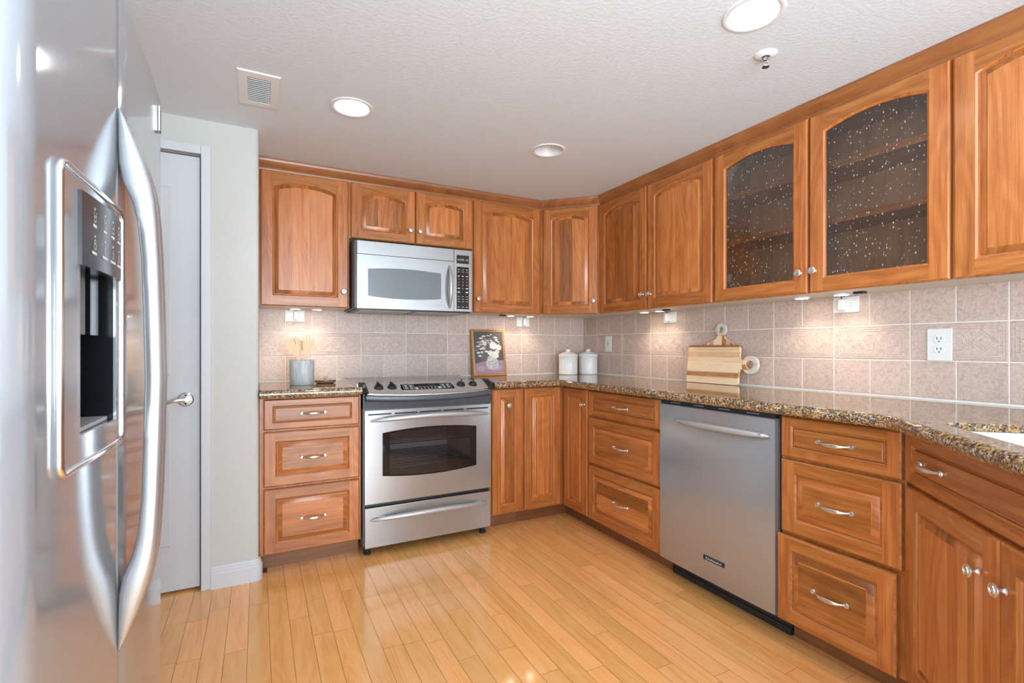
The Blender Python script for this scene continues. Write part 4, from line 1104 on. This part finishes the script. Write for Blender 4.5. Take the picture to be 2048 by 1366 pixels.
# utensil crock
def crock():
    g = empty('utensil_crock', (-2.222, -.37, Z), 0, 'grey textured stoneware crock holding wooden utensils on the short counter', 'crock')
    m = MB(); m.lathe([(.0, 0), (.062, 0), (.0655, .003), (.0655, .139), (.0640, .1415), (.0610, .1415), (.0600, .138), (.0600, .008), (0, .008)], 'crock', seg=48); m.build('vessel', g, angle=50)
    return g
crock()
def utensil(name, label, loc, tilt, yaw, head, L=.30):
    """flat wooden tool: handle plus head outline (half or full polygon in x,z), 6 mm thick, base at the crock floor"""
    o = MB(); hb = [(-.007, 0), (.007, 0), (.0085, L * .55)]
    o.prism(hb + head + [(-.0085, L * .55)], -.003, .003, 'bamboo', 'xz', 'z')
    ob = o.build(name); ob.location = loc
    ob.rotation_euler = (Matrix.Rotation(yaw, 3, 'Z') @ Matrix.Rotation(tilt[1], 3, 'Y') @ Matrix.Rotation(tilt[0], 3, 'X')).to_euler()
    return tag(ob, label, 'utensil', None)
zc = Z + .0095; cx, cy = -2.222, -.37
utensil('wooden_spatula', 'wooden turner with an angled square blade and one slot, leaning out of the grey crock', (cx + .030, cy + .0, zc + .0), (.02, -.345), .0,
        [(.010, .165), (.032, .21), (.036, .268), (.020, .27), (.0155, .225), (.0135, .225), (.016, .271), (-.036, .262), (-.030, .20), (-.010, .165)], .28)
utensil('wooden_spatula', 'second slotted wooden turner, half hidden behind the angled one in the crock', (cx + .012, cy + .032, zc), (-.06, -.19), .25,
        [(.010, .16), (.026, .20), (.028, .252), (.010, .256), (.004, .205), (.002, .205), (.005, .257), (-.026, .258), (-.026, .20), (-.010, .16)], .27)
utensil('wooden_spoon', 'wooden spoon in the crock with its rounded bowl between turners and fork', (cx - .008, cy + .012, zc), (-.01, -.03), .1,
        [(.009, .155)] + [(.024 * math.cos(a), .212 + .038 * math.sin(a)) for a in [-PI / 2.6 + i * PI / 9 for i in range(17) if -PI / 2.6 + i * PI / 9 < PI + PI / 2.6]] + [(-.009, .155)], .25)
utensil('wooden_fork', 'wooden serving fork with four broad prongs standing upright in the crock', (cx + .012, cy - .012, zc), (.03, .085), -.1,
        [(.009, .165), (.030, .205), (.033, .235), (.026, .262), (.018, .270), (.0175, .236), (.0125, .236), (.012, .276), (.0025, .278), (.0015, .236), (-.0035, .236), (-.005, .279), (-.014, .278), (-.014, .236), (-.019, .236), (-.021, .272), (-.030, .26), (-.030, .21), (-.009, .165)], .28)
# small dish with wooden knob lid
g = empty('lidded_dish', (-2.088, -.29, Z), 0, 'shallow smoky dish with a light wooden knob on its lid, beside the crock', 'dish')
m = MB(); m.lathe([(0, 0), (.045, 0), (.058, .006), (.061, .017), (.058, .017), (.055, .008), (0, .006)], 'dish', seg=36); m.build('dish', g, angle=50)
m = MB(); m.lathe([(.060, .0175), (.060, .021), (.030, .024), (0, .0245)], 'dish', seg=36); m.build('lid', g, angle=50)
m = MB(); m.lathe([(0, .0248), (.0065, .0248), (.0075, .030), (.0115, .036), (.0115, .041), (0, .0425)], 'cork', seg=20); kb = m.build('knob', g, angle=50); kb['label'] = 'light wood knob'
# canisters
def canister():
    g = empty('canister', (0, 0, Z))
    m = MB(); N = 96; rings = []
    def fl(r_, z, amp): return [((r_ + amp * (math.cos(2 * PI * j / N * 32) - 1) / 2) * math.cos(2 * PI * j / N), (r_ + amp * (math.cos(2 * PI * j / N * 32) - 1) / 2) * math.sin(2 * PI * j / N), z) for j in range(N)]
    N = 128
    rings = [fl(.070, 0, 0), fl(.0725, .003, 0), fl(.0725, .014, 0), fl(.0725, .018, .0028), fl(.0725, .128, .0028), fl(.0725, .133, 0), fl(.0755, .1355, 0), fl(.0755, .141, 0), fl(.073, .143, 0)]
    m.loft(rings, 'ceramic', 'z', True, True, True); m.build('jar', g, angle=60)
    m = MB(); m.lathe([(.0745, .1435), (.0765, .146), (.0765, .154), (.074, .158), (.066, .162), (.045, .172), (.022, .179), (.017, .183), (.016, .188), (.022, .195), (.021, .1975), (0, .1985)], 'ceramic', seg=64, cap0=True); m.build('lid', g, angle=60)
    return g
c1 = canister(); c1.location = (-.2825, -.185, Z); tag(c1, 'white fluted ceramic canister with knobbed lid, the one nearer the painting', 'canister', 'white canisters in the corner')
c2 = copy_tree(c1); c2.location = (-.112, -.215, Z); tag(c2, 'white fluted ceramic canister with knobbed lid, the one closer to the tiled wall outlet', 'canister', 'white canisters in the corner')

# framed painting leaning on the tiles
g = empty('framed_painting', (-.9105, -.096, Z), 0, 'small gold framed floral still life leaning on the tiles behind the range end', 'painting')
g.rotation_euler = (-math.radians(9.5), 0, 0)
w2, H = .1355, .352
m = MB()
m.box(-w2 + .004, w2 - .004, .008, .024, .003, H - .003, 'frame_back')
def rc2(d, y): return [(-w2 + d, y, d), (w2 - d, y, d), (w2 - d, y, H - d), (-w2 + d, y, H - d)]
m.loft([rc2(0, .022), rc2(0, .004), rc2(.002, -.002), rc2(.006, -.004), rc2(.009, -.001), rc2(.013, -.003), rc2(.017, -.0015), rc2(.019, .0035)], 'gold')
fo = m.build('frame', g, angle=30); fo['label'] = 'antique gold frame'
def beads(m, sx):
    if True:
        for i in range(34):
            z = .015 + i * (H - .03) / 33; m.lathe([(0, -.0060), (.0022, -.0048), (.003, -.002)], 'gold', (sx * (w2 - .0055), 0, z), 'y', 6)
for sx in (-1, 1): m = MB(); beads(m, sx); m.build('bead_trim', g)
for kk, col in (('art_bg', (.085, .082, .080)), ('art_bg2', (.12, .115, .11)), ('art_cloth', (.34, .22, .30)), ('art_cloth2', (.42, .31, .38)), ('art_vase', (.50, .49, .49)), ('art_vase2', (.30, .30, .31)), ('art_rose', (.72, .58, .58)), ('art_rose2', (.80, .70, .69)), ('art_white', (.72, .70, .67)), ('art_leaf', (.34, .37, .30)), ('art_lilac', (.45, .33, .45))):
    M[kk] = mat('paint_' + kk, col, .5)
m = MB(); iw, ih = w2 - .0185, H
yy = .0030
def quad(pts, key, y):
    m.add([(p[0], y, p[1]) for p in pts], [tuple(range(len(pts)))], key)
def blob(cx, cz, rx, rz_, key, y, n=14, wob=.12, a0=0.0, seed=1):
    R_ = random.Random(seed); quad([(cx + rx * (1 + wob * (R_.random() - .5) * 2) * math.cos(a0 + 2 * PI * i / n), cz + rz_ * (1 + wob * (R_.random() - .5) * 2) * math.sin(a0 + 2 * PI * i / n)) for i in range(n)], key, y)
m.box(-iw, iw, yy, yy + .001, .0185, H - .0185, 'art_bg')
blob(-.01, .20, .09, .10, 'art_bg2', yy - .0001, 24, .15, seed=4)
quad([(-iw, .019), (iw, .019), (iw, .118), (-.01, .118), (-iw, .093)], 'art_cloth', yy - .0002)
blob(.045, .066, .050, .026, 'art_cloth2', yy - .0003, 20, .2, seed=6); blob(-.07, .058, .035, .020, 'art_cloth2', yy - .0003, 18, .2, seed=7)
vz = [(.028, .052), (.040, .056), (.048, .075), (.050, .10), (.045, .122), (.034, .134), (.030, .150)]
vx = .022
quad([(vx + a, b) for a, b in vz] + [(vx - a, b) for a, b in reversed(vz)], 'art_vase', yy - .0004)
R_ = random.Random(11)
for i in range(26):
    a = R_.uniform(-.038, .038); b = R_.uniform(.062, .142); blob(vx + a, b, R_.uniform(.003, .009), R_.uniform(.002, .006), R_.choice(('art_vase2', 'art_white', 'art_vase2')), yy - .0005, 8, .3, seed=i)
def rose(cx, cz, r_, y, seed, k1='art_rose', k2='art_rose2'):
    blob(cx, cz, r_, r_ * .95, k1, y, 16, .16, seed=seed)
    for i in range(7):
        a = i * 2 * PI / 7 + seed; blob(cx + r_ * .5 * math.cos(a), cz + r_ * .5 * math.sin(a), r_ * .38, r_ * .26, k2 if i % 2 else 'art_white', y - .0001 - i * .00001, 9, .25, a, seed + i)
    blob(cx, cz, r_ * .25, r_ * .22, k1, y - .0003, 8, .2, seed=seed + 3)
for i in range(60):
    t_ = R_.random(); a = -PI * .1 + R_.random() * PI * 1.15; rr_ = .045 + .065 * R_.random()
    px_, pz_ = .005 + rr_ * math.cos(a) * 1.0, .205 + rr_ * math.sin(a)
    if abs(px_) > iw - .012 or pz_ > H - .035 or pz_ < .14: continue
    blob(px_, pz_, .010, .0035, R_.choice(('art_leaf', 'art_white', 'art_lilac', 'art_white')), yy - .0006, 8, .3, R_.random() * 6, seed=i + 50)
rose(.012, .172, .022, yy - .0010, 2, 'art_white', 'art_rose2'); rose(.050, .160, .030, yy - .0015, 3); rose(.036, .228, .030, yy - .0010, 5, 'art_rose2', 'art_white')
rose(.084, .215, .022, yy - .0013, 7); rose(-.030, .245, .018, yy - .0010, 9, 'art_lilac', 'art_rose2'); rose(.076, .182, .012, yy - .0008, 12, 'art_lilac', 'art_rose')
for i, (a, b) in enumerate(((-.078, .225), (-.062, .205), (-.085, .176), (-.058, .180), (-.075, .150), (-.060, .285), (-.040, .300), (-.045, .262), (.060, .292), (.070, .275), (-.036, .205), (-.02, .185))):
    blob(a, b, .013, .0065, 'art_white' if i % 3 else 'art_rose', yy - .0009, 9, .35, i, seed=i + 200)
m.build('canvas', g, smooth=False, fix=False)['label'] = 'painting of pale roses in a white vase'

# cutting boards leaning on the right wall (local x = world -Y, local -y = world -X)
def ringpart(g, cx, cz, ro, ri, th, wood_from, wood_to, gr):
    m = MB(); N = 40
    for key, a0, a1 in (('ring', wood_to, wood_from + 2 * PI), ('board', wood_from, wood_to)):
        def sec(a): return [(cx + r_ * math.cos(a), y, cz + r_ * math.sin(a)) for r_, y in ((ro, 0), (ro, -th), (ri, -th), (ri, 0))]
        m.loft([sec(a0 + (a1 - a0) * j / 24) for j in range(25)], key, gr, True)
    o = m.build('ring_handle', g, bevel=.002); o['label'] = 'whitewashed carved ring handle'; return o
g = empty('cutting_board', (-.066, -1.195, Z), RW, 'striped acacia cutting board lying sideways in front, ring handle toward the sink', 'cutting board')
g.rotation_euler = (-math.radians(5.5), 0, RW)
m = MB(); Hh = .226; Ww = .366
def arc_(cx, cz, r_, a0, a1, n=5): return [(cx + r_ * math.cos(a0 + (a1 - a0) * i / n), cz + r_ * math.sin(a0 + (a1 - a0) * i / n)) for i in range(n + 1)]
poly = [(.012, 0)] + arc_(Ww - .016, .016, .016, -PI / 2, 0) + [(Ww, .074), (Ww + .006, .086), (Ww + .020, .092), (Ww + .036, .093), (Ww + .036, .142), (Ww + .020, .143), (Ww + .006, .150), (Ww, .164)] + arc_(Ww - .014, Hh - .014, .014, 0, PI / 2) + arc_(.014, Hh - .014, .014, PI / 2, PI) + arc_(.014, .014, .014, PI, 1.5 * PI)[:-1]
m.prism(poly, -.0, -.017, 'board', 'xz', 'x'); m.build('plank', g, bevel=.002)
ringpart(g, Ww + .068, .1175, .0505, .0225, .0172, PI * .56, PI * 1.44, 'x')
g = empty('cutting_board', (-.034, -1.30, Z), RW, 'second wooden cutting board standing upright behind, with its ring handle on top', 'cutting board')
g.rotation_euler = (-math.radians(2.2), 0, RW)
m = MB(); Ww2 = .21; Hb = .242
poly = [(.014, 0), (Ww2 - .014, 0), (Ww2, .014), (Ww2, Hb - .02), (Ww2 - .03, Hb + .003), (Ww2 - .066, Hb + .022), (Ww2 - .078, Hb + .042), (.090, Hb + .042), (.078, Hb + .022), (.03, Hb + .003), (0, Hb - .02), (0, .014)]
m.prism(poly, -.0, -.015, 'board', 'xz', 'z'); m.build('plank', g, bevel=.002)
ringpart(g, .112, Hb + .075, .038, .0165, .0152, PI * 1.3, PI * 1.7, 'z')

# ------------------------------------------------------------------ outlets, plugs
def plate(name, x, z, w, h, label, rot, style):
    """rot: 0 back wall, RW right wall; x measured along local x"""
    loc = (x, -.0082, z) if rot == 0 else (-.0082, -x, z)
    g = empty(name, loc, rot, label, 'outlet')
    m = MB(); m.box(-w / 2, w / 2, -.0055, 0, -h / 2, h / 2, 'white'); m.build('cover_plate', g, bevel=.002)
    if style == 'duplex':
        for dz in (.021, -.021):
            m = MB(); m.prism(rrect(.034, .030, .0145, 6, (0, dz)), -.0075, -.0050, 'white', 'xz')
            for sx in (-.0065, .0065): m.box(sx - .0012, sx + .0012, -.0078, -.0074, dz + .000, dz + .010, 'rubber')
            m.prism(rrect(.005, .005, .0022, 4, (0, dz - .008)), -.0078, -.0074, 'rubber', 'xz'); m.build('socket', g)
        m = MB(); m.lathe([(0, -.0068), (.003, -.0062), (.0032, -.005)], 'white', axis='y', seg=12); m.build('screw', g)
    elif style == 'deco':
        m = MB(); m.box(-.0165, .0165, -.0075, -.0050, -.033, .033, 'white')
        m.box(-.006, .006, -.0085, -.0075, -.004, .004, 'ink_grey')
        for dz in (.02, -.02):
            for sx in (-.0055, .0055): m.box(sx - .001, sx + .001, -.0078, -.0074, dz - .004, dz + .004, 'rubber')
        m.build('socket', g)
    else:
        for sx in (-.021, .021):
            m = MB(); m.prism(rrect(.030, .034, .0145, 6, (sx, 0)), -.0072, -.0050, 'white', 'xz')
            for sz in (-.0065, .0065): m.box(sx, sx + .008, -.0075, -.0071, sz - .001, sz + .001, 'ink_grey')
            m.build('socket', g)
    return g
plate('wall_outlet', 2.4418, 1.1615, .0815, .129, 'white duplex outlet on the tiles near the sink', RW, 'duplex')
plate('wall_outlet', .3415, 1.176, .078, .126, 'narrow white outlet on the tiles beside the canisters', RW, 'deco')
plate('wall_outlet', -2.2375, 1.349, .1135, .0735, 'sideways white outlet plate under the cabinet above the crock', 0, 'side')
plate('wall_outlet', -.5915, 1.349, .1135, .0735, 'sideways white outlet plate under the cabinet between painting and canisters', 0, 'side')
plate('wall_outlet', .988, 1.349, .1135, .0735, 'sideways white outlet plate under the cabinet, between narrow outlet and cutting boards', RW, 'side')
plate('wall_outlet', 2.088, 1.349, .1135, .0735, 'sideways white outlet plate under the glass door cabinet', RW, 'side')
def plug(x, z, rot, label):
    g = empty('plug_adapter', (x, -.0158, z) if rot == 0 else (-.0158, -x, z), rot, label, 'plug', 'white plugs under the cabinets')
    m = MB(); m.loft([[(-.0115, 0, -.024), (.0115, 0, -.024), (.0115, 0, .026), (-.0115, 0, .026)], [(-.0105, -.028, -.022), (.0105, -.028, -.022), (.0085, -.028, .028), (-.0085, -.028, .028)]], 'white', 'z', True, True, True); m.build('housing', g, bevel=.002)
    m = MB(); m.tube([(0, -.014, .027), (.001, -.016, .033), (.006, -.03, .037), (.03, -.05, .038)], .0022, 'white' if rot == 0 else 'black', 8); m.build('cord', g)
plug(-2.2345, 1.3455, 0, 'white plug adapter in the sideways outlet above the crock')
plug(-.5900, 1.3455, 0, 'white plug adapter in the sideways outlet right of the painting')
plug(.985, 1.3455, RW, 'white plug adapter in the sideways outlet left of the cutting boards')
plug(2.079, 1.3455, RW, 'white plug adapter in the sideways outlet under the glass doors')

# ------------------------------------------------------------------ puck lights under the wall cabinets (real spot light inside each)
def puck(x, rot, label):
    zt = UZ0 + .0018
    d = .125
    loc = (x, -d, zt) if rot == 0 else (-d, -x, zt)
    g = empty('puck_light', loc, rot, label, 'light', 'puck lights under the wall cabinets')
    m = MB(); m.lathe([(0, 0), (.034, 0), (.036, -.003), (.034, -.0075), (.0285, -.0085), (.0275, -.006)], 'white', seg=32); m.build('housing', g, angle=50)
    m = MB(); m.lathe([(0, -.0070), (.0275, -.0070)], 'puck_lamp', seg=32); m.build('lens', g, smooth=False)
    l = bpy.data.lights.new('puck_glow', 'SPOT'); l.energy = 4.0; l.color = (1.0, .84, .68); l.spot_size = math.radians(124); l.spot_blend = .8; l.shadow_soft_size = .028
    o = bpy.data.objects.new('puck_glow', l); C.objects.link(o); o.parent = g; o.location = (0, 0, -.012)
for x_, rt_, lb in ((-2.242, 0, 'lit puck light above the crock, nearer the pantry wall'), (-2.118, 0, 'lit puck light above the small lidded dish'),
                    (-.760, 0, 'lit puck light above the painting side'), (-.592, 0, 'lit puck light just left of the corner cabinet'),
                    (.868, RW, 'lit puck light nearest the corner cabinet on the long wall'), (1.010, RW, 'lit puck light beside the plug left of the cutting boards'),
                    (1.950, RW, 'lit puck light under the glass doors, nearer the cutting boards'), (2.130, RW, 'lit puck light under the glass doors, nearer the sink')):
    puck(x_, rt_, lb)
for x_, rt_ in ((-.835, 0), (1.085, RW), (2.215, RW)):
    m = MB(); m.X = Matrix.Translation((x_, -.14, UZ0 - .0045)) if rt_ == 0 else Matrix(((0, 1, 0, -.14), (-1, 0, 0, -x_), (0, 0, 1, UZ0 - .0045), (0, 0, 0, 1)))
    m.box(-.022, .022, -.014, .014, -.003, .006, 'black'); lb = {-.835: 'small black cable junction under the cabinet above the painting', 1.085: 'small black cable junction under the solid door cabinet', 2.215: 'small black cable junction under the far glass door'}[x_]
    tag(m.build('cable_junction', bevel=.002), lb, 'cable box')

# ------------------------------------------------------------------ ceiling fixtures
for i, (cx, cy, on) in enumerate(CANS):
    lb = ['lit recessed ceiling light near the air vent', 'unlit recessed ceiling light above the corner', 'lit recessed ceiling light beside the sprinkler'][i]
    g = empty('ceiling_light', (cx, cy, CEIL), 0, lb, 'ceiling light')
    m = MB(); m.lathe([(.0925, -.0004), (.092, -.004), (.088, -.0055), (.077, -.0045), (.0735, -.0010)], 'white', seg=48); m.build('trim_ring', g, angle=50)
    m = MB()
    pr_ = [(.0735, -.001), (.0722, .006), (.0668, .035), (.0640, .040), (.0565, .075), (.0545, .080), (.045, .118)]
    m.lathe(pr_, 'white', seg=48); m.build('baffle', g, angle=50)
    m = MB(); m.lathe([(.045, .118), (.040, .108), (.026, .100), (0, .097)] if on else [(.045, .118), (.042, .098), (.030, .084), (0, .078)], 'can_lamp' if on else 'white', seg=36); m.build('bulb', g, angle=60)
    if on:
        l = bpy.data.lights.new('lamp_glow', 'SPOT'); l.energy = 12; l.color = (.93, .96, 1.0); l.spot_size = math.radians(112); l.spot_blend = .8; l.shadow_soft_size = .05
        o = bpy.data.objects.new('lamp_glow', l); C.objects.link(o); o.parent = g; o.location = (0, 0, -.012)
        l = bpy.data.lights.new('baffle_glow', 'POINT'); l.energy = 2.5; l.color = (1.0, .97, .93); l.shadow_soft_size = .03
        o = bpy.data.objects.new('baffle_glow', l); C.objects.link(o); o.parent = g; o.location = (0, 0, .05)
# air vent
g = empty('ceiling_vent', (-2.440, -1.094, CEIL), 0, 'white rectangular ceiling air vent with louvres', 'vent')
m = MB(); ox, oy, ix, iy = .078, .150, .041, .108
def R4(a, b, z): return [(-a, -b, z), (a, -b, z), (a, b, z), (-a, b, z)]
m.loft([R4(ox, oy, -.0005), R4(ox, oy, -.003), R4(ox - .004, oy - .004, -.006), R4(ix + .003, iy + .003, -.008), R4(ix, iy, -.006), R4(ix, iy, -.0006)], 'white'); m.build('frame', g, angle=30)
m = MB(); m.add(R4(ix, iy, -.0004), [(0, 1, 2, 3)], 'charcoal'); m.build('duct_opening', g, smooth=False)
for i in range(13):
    y = -iy + .009 + i * (2 * iy - .018) / 12
    m = MB(); m.X = Matrix.Translation((0, y, -.0052)) @ Matrix.Rotation(math.radians(62), 4, 'X'); m.box(-ix + .001, ix - .001, -.0048, .0048, -.0005, .0005, 'white'); m.build('louvre', g, smooth=False)
# sprinkler head
g = empty('fire_sprinkler', (-.786, -2.230, CEIL), 0, 'small ceiling fire sprinkler head in a white cup', 'sprinkler')
m = MB(); m.lathe([(.040, -.0004), (.038, -.004), (.030, -.008), (.016, -.011), (.0155, -.006)], 'white', seg=32); m.build('escutcheon', g, angle=50)
m = MB(); m.lathe([(.009, -.006), (.009, -.016), (.006, -.018), (.006, -.022)], 'chrome', seg=16)
for sx in (-1, 1): m.tube([(sx * .007, 0, -.018), (sx * .012, 0, -.026), (sx * .011, 0, -.036), (0, 0, -.043)], .0016, 'chrome', 6)
m.tube([(0, 0, -.020), (0, 0, -.040)], .0022, 'chrome', 8); m.build('head', g)
m = MB(); m.lathe([(0, -.043), (.005, -.043), (.013, -.045), (.0125, -.0465), (0, -.0465)], 'chrome', seg=16); m.build('deflector', g)

# outside glass doors and window frames of the room behind the camera
def window_frame(name, pts_box, label):
    m = MB()
    for b in pts_box: m.box(*b, 'trim')
    struct(name, m, label)
window_frame('window_1', [(-4.1, -4.04, YF - .06, YF - .02, 0, 2.12), (-2.23, -2.17, YF - .06, YF - .02, 0, 2.12), (-.36, -.3, YF - .06, YF - .02, 0, 2.12), (-4.1, -.3, YF - .06, YF - .02, 2.06, 2.12), (-4.1, -.3, YF - .06, YF - .02, 0, .06)], 'white frames of the sliding glass doors')
window_frame('window_2', [(XL - .06, XL - .02, -6.3, -6.24, .35, 2.1), (XL - .06, XL - .02, -3.76, -3.7, .35, 2.1), (XL - .06, XL - .02, -5.03, -4.97, .35, 2.1), (XL - .06, XL - .02, -6.3, -3.7, .35, .41), (XL - .06, XL - .02, -6.3, -3.7, 2.04, 2.1)], 'white window frame')
